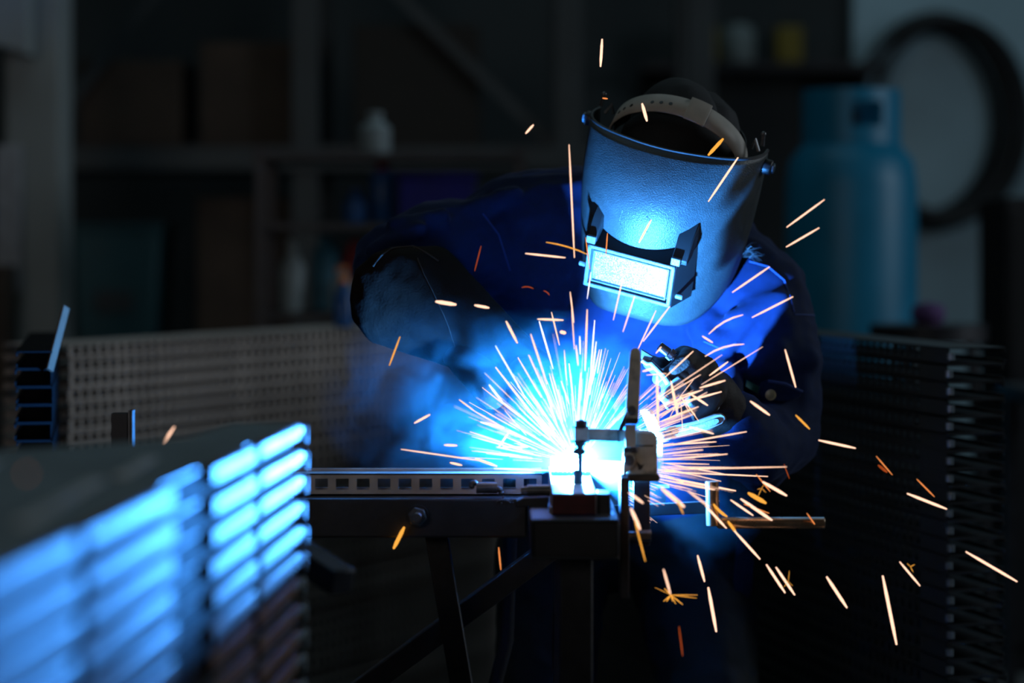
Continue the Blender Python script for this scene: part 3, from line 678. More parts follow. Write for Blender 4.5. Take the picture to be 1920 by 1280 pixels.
# body (continuous, under the clothes)
b_h = [[(pel, (.15, .11, .10)), (mid, (.14, .10, .1))], [(mid, (.14, .10, .1)), (che, (.13, .08, .08))], [(che, (.13, .08, .08)), (nek, (.06, .06, .06))],
       [(che, .07), (shL, .05)], [(che, .07), (shR, .05)], [(nek, .055), (shL, .05)], [(nek, .055), (shR, .05)],
       [(shL, .055), (elL, .042)], [(elL, .042), (wrL, .028)], [(shR, .055), (elR, .042)], [(elR, .042), (wrR, .028)],
       [(nek, .052), (hd, .055)], [(hd + V((0, .015, .01)), (.078, .095, .1))], [(hd + V((-.03, -.05, -.09)), .05), (hd, .07)],
       [(hd + V((-.045, -.105, -.07)), .012), (hd + V((-.03, -.08, -.05)), .02)], [(hd + V((-.088, 0, -.01)), (.012, .02, .03))], [(hd + V((.08, 0, -.05)), (.012, .02, .03))],
       [(pel, .11), (hipL, .085)], [(pel, .11), (hipR, .085)], [(hipL, .085), (knL, .055)], [(knL, .055), (anL, .035)], [(hipR, .085), (knR, .055)], [(knR, .055), (anR, .035)],
       [(anL, .035), (anL + V((0, -.13, -.05)), .03)], [(anR, .035), (anR + V((0, -.13, -.05)), .03)]]
skin('body', b_h, M_cap, PX, voxel=0.012, smooth=4)
# jacket
jk = [[(pel + V((0, 0, .03)), (.195, .14, .07)), (mid, (.185, .13, .1))], [(mid, (.185, .13, .1)), (che, (.19, .125, .12))],
      [(che, (.19, .125, .10)), (P(1060, 425, 3.80), (.10, .09, .085)), (P(1300, 470, 3.80), (.10, .09, .08))],
      [(che, (.185, .115, .10)), (P(930, 445, 3.80), .08), (P(1090, 400, 3.80), (.085, .085, .078)), (P(1300, 455, 3.80), .07), (shR, (.08, .085, .085))],
      [(P(960, 425, 3.80), (.085, .085, .083)), (P(1090, 400, 3.80), (.085, .085, .078))], [(P(1090, 400, 3.80), (.085, .085, .078)), (P(1390, 520, 3.80), (.075, .085, .075))],
      [(P(960, 425, 3.80), .075), (shL, (.075, .08, .078))], [(shR, (.082, .085, .085)), (P(1330, 500, 3.80), .07)],
      [(nek, (.075, .07, .06)), (P(1110, 375, 3.80), .055)], [(nek, (.075, .07, .06)), (P(1360, 450, 3.78), .05)],
      [(shL, (.075, .08, .078)), (P(815, 458, 3.71), .066)], [(P(815, 458, 3.71), .066), (elL, (.066, .066, .070))],
      [(elL, (.062, .06, .066)), (P(738, 560, 3.62), (.066, .06, .055))], [(P(738, 560, 3.62), (.060, .055, .05)), (P(800, 600, 3.60), .05)],
      [(shR, (.082, .085, .085)), (P(1448, 665, 3.72), (.078, .075, .07))], [(P(1448, 665, 3.72), (.078, .075, .07)), (elR, (.070, .07, .065))],
      [(elR, (.068, .07, .065)), (P(1415, 835, 3.60), .055)], [(P(1415, 835, 3.60), .058), (P(1375, 795, 3.53), .048)], [(P(1425, 880, 3.64), .035), (elR, .06)],
      # folds
      [(P(745, 425, 3.62), .016), (P(830, 405, 3.65), .014)], [(P(700, 470, 3.60), .012), (P(790, 428, 3.61), .012)],
      [(P(880, 395, 3.70), .014), (P(965, 360, 3.72), .012)], [(P(1370, 600, 3.665), .013), (P(1465, 560, 3.675), .014)],
      [(P(1340, 668, 3.665), .018), (P(1400, 600, 3.67), .014)], [(P(1375, 735, 3.655), .014), (P(1460, 655, 3.65), .014)], [(P(1430, 690, 3.645), .014), (P(1520, 675, 3.67), .016)],
      [(P(1365, 700, 3.64), .020), (P(1372, 770, 3.60), .020)],
      [(P(1325, 610, 3.70), .03), (P(1345, 690, 3.67), .03)]]
jacket = skin('jacket', jk, M_jacket, PX, voxel=0.0065, smooth=5, fold=fold(0.006, 13, (1, 1, 1.5)))
# trousers
trs = [[(pel + V((0, 0, .02)), (.18, .13, .08)), (hipL, (.095, .11, .09))], [(pel + V((0, 0, .02)), (.18, .13, .08)), (hipR, (.10, .11, .09))],
       [(hipL, (.10, .11, .09)), (knL, .075)], [(knL, .075), (anL + V((0, 0, .02)), .062)], [(hipR, (.105, .11, .09)), (knR, .08)], [(knR, .08), (anR + V((0, 0, .02)), .065)]]
skin('trousers', trs, M_trouser, PX, voxel=0.009, smooth=4, fold=fold(0.007, 10, (1, 1, 1.6)))
MB().prism([P(1385, 1000, 3.84), P(1416, 1040, 3.86), P(1410, 1110, 3.87), P(1385, 1170, 3.86), P(1375, 1090, 3.84)], (0, 0.01, 0)).build('jacket_hem', M_jacket, PX, bevel=0.003)
for an in (anL, anR):
    bt = skin('boot', [[(an + V((0, .03, -.045)), (.045, .05, .045)), (an + V((0, -.15, -.055)), (.045, .05, .034))], [(an + V((0, .01, -.02)), .05), (an + V((0, .01, .07)), .05)]], M_boot, PX, voxel=0.008, smooth=3)
# cap on the crown
HM = Euler((0, R(15), 0)).to_matrix() @ Euler((0, 0, R(-15))).to_matrix() @ Euler((R(31), 0, 0)).to_matrix()
HO = P(1270, 275, 3.60)
HL = lambda x, y, z: HO + HM @ V((x, y, z))
cp = skin('cap', [[(HL(0, -0.006, -0.012), (.092, .085, .088))], [(HL(0, 0.042, -.004), (.088, .074, .080))], [(HL(0, -.012, -.085), (.104, .095, .05))]], M_cap, PX, voxel=0.006, smooth=3)  # last hull is an added unseen face mass blocking light inside the helmet
MB().tube([HL(0, 0.042 + .0735 * math.cos(a), -.004 + .0795 * math.sin(a)) for a in [R(20 + 6 * k) for k in range(16)]], 0.0016, 6).build('cap_seam', M_cap, PX)

# jacket details
def on_jacket(px, py, out=0.0):
    """Point where the ray through a pixel meets the jacket front, lifted by out."""
    o_ = V((0, 0, CAM_H)); d_ = (P(px, py, 1.0) - o_).normalized()
    ok, loc, nn, _i = jacket.ray_cast(o_ - PX.location, d_)
    if not ok: return None, None
    return loc + PX.location + nn * out, nn
def line_on(pts, r, name, m, out=0.0006, par=None):
    q = []
    for (a, b2) in zip(pts, pts[1:]):
        for k in range(6):
            p, _n = on_jacket(a[0] + (b2[0] - a[0]) * k / 6, a[1] + (b2[1] - a[1]) * k / 6, out)
            if p is not None and (not q or (p - q[-1]).length < 0.08): q.append(p)
    if len(q) > 3: return MB().tube(q, r, 6).build(name, m, par or jacket)
bpy.context.view_layer.update()
line_on([(1405, 490), (1440, 500), (1470, 525), (1482, 560), (1490, 590)], 0.0013, 'shoulder_seam', M_seam)
line_on([(1490, 590), (1510, 590), (1535, 592)], 0.0013, 'sleeve_seam', M_seam)
line_on([(905, 400), (935, 440), (960, 520)], 0.0011, 'armhole_seam', M_seam)
line_on([(980, 330), (1030, 322), (1088, 322)], 0.0012, 'yoke_seam', M_seam)
line_on([(1320, 640), (1355, 655), (1385, 640)], 0.0011, 'sleeve_pleat', M_seam)
pf_pts = [(1427, 712), (1438, 708), (1500, 732), (1498, 742), (1478, 752), (1455, 757), (1432, 752), (1424, 740)]
vs = [on_jacket(x, y, 0.006)[0] for x, y in pf_pts]
if all(v is not None for v in vs):
    pf = MB().prism(vs, (0, 0.006, 0)).build('pocket_flap', M_jacket, jacket, bevel=0.0015)
    c, nn = on_jacket(1446, 743, 0.006)
    MB().cyl(c, c + V((-0.1, -1, 0.1)).normalized() * 0.0035, 0.0082, n=28).ball(c + V((-0.1, -1, 0.1)).normalized() * 0.0035, (0.0075, 0.0018, 0.0075), 2).build('snap_button', M_snap, pf)
    MB().tube([on_jacket(1440, 711, 0.008)[0], on_jacket(1470, 722, 0.008)[0], on_jacket(1500, 734, 0.008)[0]], 0.0022, 8).build('flap_edge', M_seam, pf)
vs = [on_jacket(x, y, 0.004)[0] for x, y in ((1398, 712), (1426, 726), (1423, 741), (1393, 725))]
if all(v is not None for v in vs): MB().prism(vs, (0, 0.003, 0)).build('pen_loop', M_loop, jacket, bevel=0.0008)
# wisps of hair at the collar
mb = MB(); rs = random.Random(5)
for k in range(26):
    a = P(1400 + rs.uniform(-8, 10), 470 + rs.uniform(-10, 14), 3.64); b_ = a + V((rs.uniform(.008, .03), rs.uniform(-.01, .01), rs.uniform(-.02, .008)))
    mb.tube([a, (a + b_) / 2 + V((0, 0, rs.uniform(0, .005))), b_], [0.0005, 0.0004, 0.0002], 4)
hr = mb.build('hair', M_hair, PX); hr['kind'] = 'stuff'

# gloves with five fingers curled round a grip
def glove(name, wrist, cuff, palm, axis, facing, m, gr=0.017, extra=(), mirror=1, voxel=0.0042):
    """wrist/palm: points; axis: direction of the held handle (index finger side first); facing: from the handle to the palm."""
    ax = V(axis).normalized(); fc = (V(facing) - ax * V(facing).dot(ax)).normalized(); sd_ = ax.cross(fc) * mirror
    hc_ = palm - fc * (gr + 0.016)                    # handle centre
    h = [[(cuff[0], cuff[1]), (wrist, .040)], [(wrist, .036), (palm - ax * .018, .024), (palm + ax * .022, .022)],
         [(palm + ax * .034, .016), (palm - ax * .036, .016), (palm + sd_ * .012, .020)]]
    lens = (1.0, 1.08, 1.02, 0.86)
    for j, s in enumerate((.033, .011, -.011, -.032)):
        R_ = gr + 0.011; pts = []
        for q, ang in enumerate((40, 95, 150, 205)):
            a = R(ang * lens[j])
            pts.append(hc_ + ax * (s + 0.002 * q * (1 if j < 2 else -1)) + fc * math.cos(a) * R_ + sd_ * math.sin(a) * R_ * 1.1)
        rr = (.0125, .0115, .0108, .0095)
        h.append([(palm + ax * s, .0125), (pts[0], rr[0])])
        for q in range(3): h.append([(pts[q], rr[q]), (pts[q + 1], rr[q + 1])])
    tb_ = palm + ax * .022 - sd_ * .014
    t1 = hc_ + ax * .048 - sd_ * (gr + .011) + fc * .006; t2 = hc_ + ax * .064 - sd_ * .006 - fc * (gr + .004)
    h += [[(tb_, .016), (t1, .0135)], [(t1, .0135), (t2, .011)]]
    h += list(extra)
    return skin(name, h, m, PX, voxel=voxel, smooth=3, fold=fold(0.0013, 26))
# torch axis: neck points right and down to the arc
tip = ARC + V((-0.012, 0.004, 0.012)); nozz = P(1076, 836, 3.330); nk = P(1074, 806, 3.352); hb0 = P(1064, 772, 3.372); hb1 = P(1004, 712, 3.44)
t_ax = (hb0 - hb1).normalized()
palmL = P(1040, 714, 3.43)
glove('glove', P(965, 674, 3.48), (P(738, 558, 3.56), (.068, .045, .076)), palmL, t_ax, V((0.15, 0.75, 0.65)), M_glove, mirror=1,
      extra=[[(P(738, 558, 3.56), (.068, .045, .076)), (P(815, 505, 3.585), (.036, .03, .036)), (P(965, 674, 3.48), .038)]])
palmR = P(1312, 700, 3.42)
glove('glove', P(1334, 742, 3.47), (P(1352, 775, 3.52), (.042, .04, .042)), palmR, V((-0.55, -0.05, 0.6)), V((0.5, 0.6, 0.35)), M_gloved, gr=0.016, mirror=-1)
def seam(pts, r, m, name, par):
    MB().tube(pts, r, 6).build(name, m, par)
M_thread = mat('glove_thread', (0.035, 0.025, 0.018), 0.8)
gl = [o for o in PX.children if o.name.startswith('glove')][0]
def on_obj(ob, px, py, out):
    o_ = V((0, 0, CAM_H)); d_ = (P(px, py, 1.0) - o_).normalized()
    ok, loc, nn, _i = ob.ray_cast(o_ - PX.location, d_)
    return loc + PX.location + nn * out if ok else None
bpy.context.view_layer.update()
q = [on_obj(gl, x, y, 0.0004) for x, y in ((775, 462), (785, 490), (795, 515), (808, 540), (820, 565), (832, 590), (842, 615), (852, 645), (862, 675))]
q = [p for p in q if p is not None]
if len(q) > 3: seam(q, 0.0010, M_thread, 'glove_seam', gl)
q = [on_obj(gl, x, y, 0.0008) for x, y in ((700, 500), (715, 480), (735, 466), (755, 460), (775, 462), (800, 475), (822, 490))]
q = [p for p in q if p is not None]
if len(q) > 3: seam(q, 0.0014, M_thread, 'cuff_edge', gl)

# torch
to = thing('welding_torch', hb0, 'welding torch held in the left glove, nozzle at the arc, half hidden in smoke', 'welding torch')
MB().tube([hb1, hb1.lerp(hb0, .5), hb0], [.016, .017, .015], 16).build('handle', M_black, to)
MB().tube([hb0, nk, nk.lerp(nozz, .5) + V((0.003, -.003, .002)), nozz], [.009, .008, .008, .008], 14).build('neck', M_bolt, to)
MB().cyl(nozz, nozz.lerp(tip, .75), 0.0105, 0.0085, n=24).build('nozzle', M_copper, to, bevel=0.0008)
MB().cyl(nozz.lerp(tip, .7), tip, 0.0009, n=8).build('wire', M_copper, to)
MB().box(hb0.lerp(hb1, .2) + V((0, -.017, -.006)), (.03, .006, .010)).build('trigger', M_rubber, to, bevel=0.001)
MB().tube([hb1, P(985, 715, 3.50), P(965, 760, 3.60), P(960, 900, 3.66), P(950, 1200, 3.66), V((-0.1, 3.6, 0.25)), V((-0.06, 3.75, 0.02)), V((0.25, 4.3, 0.014))], 0.011, 12).build('cable', M_cable, to)

# ------------------------------------------------------------------ welding helmet
hm = thing('welding_helmet', HO, 'black welding helmet with bright rectangular lens worn by the bending welder', 'helmet')
def sh(t, v, off=0.0):
    """shell point: t = angle round the face (deg, 0 = front), v = 0 top .. 1 bottom"""
    a = abs(t) / 100.0
    zt = 0.046 - 0.026 * min(1.0, a) ** 2.2
    zb = -0.216 - 0.022 * math.sin(min(1.0, a) * math.pi) ** 2 + 0.030 * min(1.0, a) ** 2
    z = zt + (zb - zt) * v
    s = max(0.0, min(1.0, (0.045 - z) / 0.275))
    wdt = 0.1335 - 0.008 * s - 0.020 * s ** 3; dep = 0.173 - 0.068 * max(0.0, 1 - s / 0.38) ** 2.2 - 0.030 * max(0, s - 0.35) ** 1.5 - 0.012 * s ** 3
    # flatter face below the brow
    x = math.copysign(abs(math.sin(R(t))) , t) * wdt; y = -(1 if abs(t) < 90 else -1) * abs(math.cos(R(t))) * dep
    r = (1 + off / 0.13)
    return HL(x * r, y * r + 0.0, z)
NTt, NV = 56, 30
mb = MB(); mb.quads([[sh(-98 + 196 * i / NTt, j / NV) for i in range(NTt + 1)] for j in range(NV + 1)])
shell = mb.build('shell', M_shell, hm, smooth=0, solid=0.0034)
shell.data.polygons.foreach_set('use_smooth', [True] * len(shell.data.polygons))
MB().tube([sh(-98 + 196 * i / 64, 0.0) for i in range(65)], 0.0026, 8).build('top_rim', M_frame, hm)
# raised badge on the brow
bq = [sh(t, v, 0.0012) for t, v in ((-12, .300), (5, .300), (7, .315), (6.5, .385), (-12, .385), (-13, .37))]
MB().tube(bq + [bq[0]], 0.0008, 6).build('badge_outline', M_shell, hm)
# lens box
BX, ZU, ZD, YF = 0.0665, -0.0915, -0.1605, -0.184
YB = -0.130
mb = MB()
def hbx(x0, x1, y0, y1, z0, z1, m, name, bev=0.002, par=None):
    c = HL((x0 + x1) / 2, (y0 + y1) / 2, (z0 + z1) / 2)
    return MB().box(c, (abs(x1 - x0), abs(y1 - y0), abs(z1 - z0)), HM).build(name, m, par or hm, bevel=bev)
# housing: four sloped walls from the shell to the front frame
fx, bxx = BX, BX + 0.016
fz0, fz1, bz0_, bz1_ = ZU, ZD, ZU + 0.022, ZD - 0.004
front = [(-fx, YF, fz0), (fx, YF, fz0), (fx, YF, fz1), (-fx, YF, fz1)]
back = [(-bxx, YB, bz0_), (bxx, YB, bz0_), (bxx, YB, bz1_), (-bxx, YB, bz1_)]
mb = MB(); fv = [mb.bm.verts.new(HL(*p)) for p in front]; bv = [mb.bm.verts.new(HL(*p)) for p in back]
for k in range(4): mb.bm.faces.new((fv[k], fv[(k + 1) % 4], bv[(k + 1) % 4], bv[k]))
fr_h = mb.build('lens_housing', M_clip, hm, smooth=0, solid=0.003)
for nm, a in (('front_frame', 0.0),):
    ff = MB(); wd = 0.0058
    for (xa, xb, za, zb) in ((-fx, fx, ZU, ZU - wd), (-fx, fx, ZD + wd, ZD), (-fx, -fx + wd, ZU, ZD), (fx - wd, fx, ZU, ZD)):
        ff.box(HL((xa + xb) / 2, YF - 0.001, (za + zb) / 2), (abs(xb - xa), 0.006, abs(za - zb)), HM)
    fo = ff.build('lens_frame', M_trimp, hm, bevel=0.0012)
i2 = 0.0085; ff = MB(); wd = 0.0022
for (xa, xb, za, zb) in ((-fx + i2, fx - i2, ZU - i2, ZU - i2 - wd), (-fx + i2, fx - i2, ZD + i2 + wd, ZD + i2), (-fx + i2, -fx + i2 + wd, ZU - i2, ZD + i2), (fx - i2 - wd, fx - i2, ZU - i2, ZD + i2)):
    ff.box(HL((xa + xb) / 2, YF + 0.001, (za + zb) / 2), (abs(xb - xa), 0.004, abs(za - zb)), HM)
ff.build('inner_frame', M_trimp, fo, bevel=0.0006)
hbx(-fx + 0.009, fx - 0.009, YF + 0.0025, YF + 0.0055, ZU - 0.009, ZD + 0.012, M_lens, 'lens', 0.0, fo)
hbx(-fx + 0.003, fx - 0.003, YF + 0.0056, YF + 0.012, ZU - 0.003, ZD + 0.003, M_black, 'lens_backing', 0.0, fo)
# spring clips either side
for sx in (-1, 1):
    xc = sx * 0.060 + (-0.003 if sx < 0 else 0.006)
    pts = [(xc - 0.008, YF + 0.004, ZU + 0.002), (xc - 0.008, YF + 0.000, ZU + 0.012), (xc - 0.010, YF + 0.012, ZU + 0.030), (xc - 0.004, YF + 0.030, ZU + 0.048), (xc - 0.004, YF + 0.040, ZU + 0.030), (xc - 0.008, YF + 0.030, ZU + 0.004)]
    pts = [(xc - 0.008, YF + 0.004, ZU + 0.002), (xc - 0.008, YF + 0.002, ZU + 0.010), (xc - 0.009, YF + 0.024, ZU + 0.034), (xc - 0.007, YF + 0.046, ZU + 0.052), (xc - 0.006, YF + 0.050, ZU + 0.030), (xc - 0.008, YF + 0.030, ZU + 0.004)]
    MB().prism([HL(*p) for p in pts], HM @ V((0.015 if sx < 0 else 0.023, 0, 0))).build('clip', M_clip, hm, bevel=0.0015)
    mb = MB()
    mb.box(HL(xc - 0.0005, YF - 0.001, ZU + 0.008), (0.014, 0.006, 0.012), HM); mb.build('clip_tab', M_trimp, hm, bevel=0.0012)
    MB().cyl(HL(sx * (BX - 0.002), YF + 0.012, ZD + 0.014 + (0.012 if sx < 0 else 0)), HL(sx * (BX + 0.014), YF + 0.012, ZD + 0.014 + (0.012 if sx < 0 else 0)), 0.0042, n=16).build('hinge_pin', M_trimp, hm, bevel=0.0012)
# pivot knobs and studs
for sx in (-1, 1):
    k0 = HL(sx * 0.130, 0.0, 0.010 if sx < 0 else 0.004); k1 = HL(sx * 0.146, 0.0, 0.010 if sx < 0 else 0.004)
    kn = MB().cyl(k0, k1, 0.0125, 0.0115, n=10).build('knob', M_black, hm, bevel=0.002)
    MB().cyl(k1, k1 + (k1 - k0).normalized() * 0.004, 0.008, n=6).build('knob_cap', mat('blue_grey_knob', (0.05, 0.09, 0.12), 0.3), kn, bevel=0.001)
    MB().cyl(HL(sx * 0.126, 0.004, 0.034), HL(sx * 0.124, 0.006, 0.052), 0.003, n=12).ball(HL(sx * 0.124, 0.006, 0.052), 0.0042, 2).build('stud', M_bolt, hm)
    MB().tube([HL(sx * 0.120, 0.01, 0.02), HL(sx * 0.112, 0.015, 0.035), HL(sx * 0.108, 0.015, 0.02)], 0.0028, 8).build('wire_clip', M_bolt, hm)
# headband: strap over the crown, ear to ear, plus band round the brow
def strap(rad, wid, a0, a1, n, tilt, yo=0.0):
    g = []
    for k in range(n + 1):
        a = R(a0 + (a1 - a0) * k / n)
        row = []
        for sgn in (-1, 1):
            p = V((math.cos(a) * rad[0], 0, math.sin(a) * rad[1])); wv = V((0, sgn * wid / 2, 0))
            q = Euler((tilt, 0, 0)).to_matrix() @ (p + wv)
            row.append(HL(q.x, q.y + yo, q.z))
        g.append(row)
    return g
mb = MB(); mb.quads(strap((0.1035, 0.089), 0.036, -12, 192, 48, R(20), -0.004)); hbnd = mb.build('headband', M_band, hm, solid=0.0022, bevel=0.0)
for k, a in enumerate((150, 142, 133, 112, 104, 96)):
    q = Euler((R(20), 0, 0)).to_matrix() @ V((math.cos(R(a)) * 0.1045, 0, math.sin(R(a)) * 0.090))
    p = HL(q.x, q.y - 0.004, q.z); nrm_ = (HM @ (Euler((R(20), 0, 0)).to_matrix() @ V((math.cos(R(a)), 0, math.sin(R(a)))))).normalized()
    MB().cyl(p - nrm_ * 0.001, p + nrm_ * 0.0006, 0.0030, n=16).build('strap_hole', M_black, hbnd)
mb = MB(); mb.quads(strap((0.1065, 0.0915), 0.044, 64, 82, 6, R(20), -0.004)); mb.build('buckle', M_band, hbnd, solid=0.003, bevel=0.001)
mb = MB(); mb.quads([[HL(math.cos(R(a)) * 0.100, 0.0 - math.sin(R(a)) * 0.096, 0.0 + dz) for a in range(-180, 184, 6)] for dz in (0, 0.022)]); mb.build('brow_band', M_black, hbnd, solid=0.002)

# ------------------------------------------------------------------ smoke
sm = bpy.data.materials.new('welding_fume'); sm.use_nodes = True
nt = sm.node_tree; nt.nodes.remove(nt.nodes['Principled BSDF'])
ge = nt.nodes.new('ShaderNodeNewGeometry')
def math_(op, a, b_=None, clamp=False):
    n_ = nt.nodes.new('ShaderNodeMath'); n_.operation = op; n_.use_clamp = clamp
    for i, x in enumerate((a, b_)):
        if x is None: continue
        if isinstance(x, (int, float)): n_.inputs[i].default_value = x
        else: nt.links.new(x, n_.inputs[i])
    return n_.outputs[0]
def puff(c, r, dens, power=1.5):
    v1 = nt.nodes.new('ShaderNodeVectorMath'); v1.operation = 'SUBTRACT'; nt.links.new(ge.outputs['Position'], v1.inputs[0]); v1.inputs[1].default_value = c
    v2 = nt.nodes.new('ShaderNodeVectorMath'); v2.operation = 'DIVIDE'; nt.links.new(v1.outputs[0], v2.inputs[0]); v2.inputs[1].default_value = r
    v3 = nt.nodes.new('ShaderNodeVectorMath'); v3.operation = 'LENGTH'; nt.links.new(v2.outputs[0], v3.inputs[0])
    q_ = math_('SUBTRACT', 1.0, v3.outputs['Value'], True)
    return math_('MULTIPLY', math_('POWER', q_, power), dens)
nz = nt.nodes.new('ShaderNodeTexNoise'); nz.inputs['Scale'].default_value = 13; nz.inputs['Detail'].default_value = 7; nz.inputs['Distortion'].default_value = 1.2
nt.links.new(ge.outputs['Position'], nz.inputs['Vector'])
mr = nt.nodes.new('ShaderNodeMapRange'); mr.inputs[1].default_value = 0.43; mr.inputs[2].default_value = 0.60; nt.links.new(nz.outputs['Fac'], mr.inputs[0])
pf1 = puff(P(1000, 765, 3.34), (0.18, 0.10, 0.14), 1.35, 0.8)
pf2 = puff(P(840, 750, 3.40), (0.19, 0.12, 0.15), 0.42, 1.1)
pf3 = puff(tuple(ARC), (0.15, 0.14, 0.135), 1.5, 1.6)  # added dense core; its scatter stands in for glare round the arc
pf4 = puff(P(1270, 980, 3.34), (0.12, 0.10, 0.12), 0.25, 1.0)
tot = math_('ADD', math_('MULTIPLY', math_('ADD', math_('ADD', pf1, pf2), pf4), mr.outputs[0]), pf3)
vs_ = nt.nodes.new('ShaderNodeVolumeScatter'); vs_.inputs['Color'].default_value = (0.18, 0.70, 0.95, 1); vs_.inputs['Anisotropy'].default_value = 0.0
nt.links.new(tot, vs_.inputs['Density']); nt.links.new(vs_.outputs[0], nt.nodes['Material Output'].inputs['Volume'])
dm = MB().ball(P(1020, 800, 3.36), (0.36, 0.14, 0.27), 4).build('welding_smoke', sm)
tag(dm, 'blue-lit welding smoke billowing around the arc and glove', 'smoke', kind='stuff')

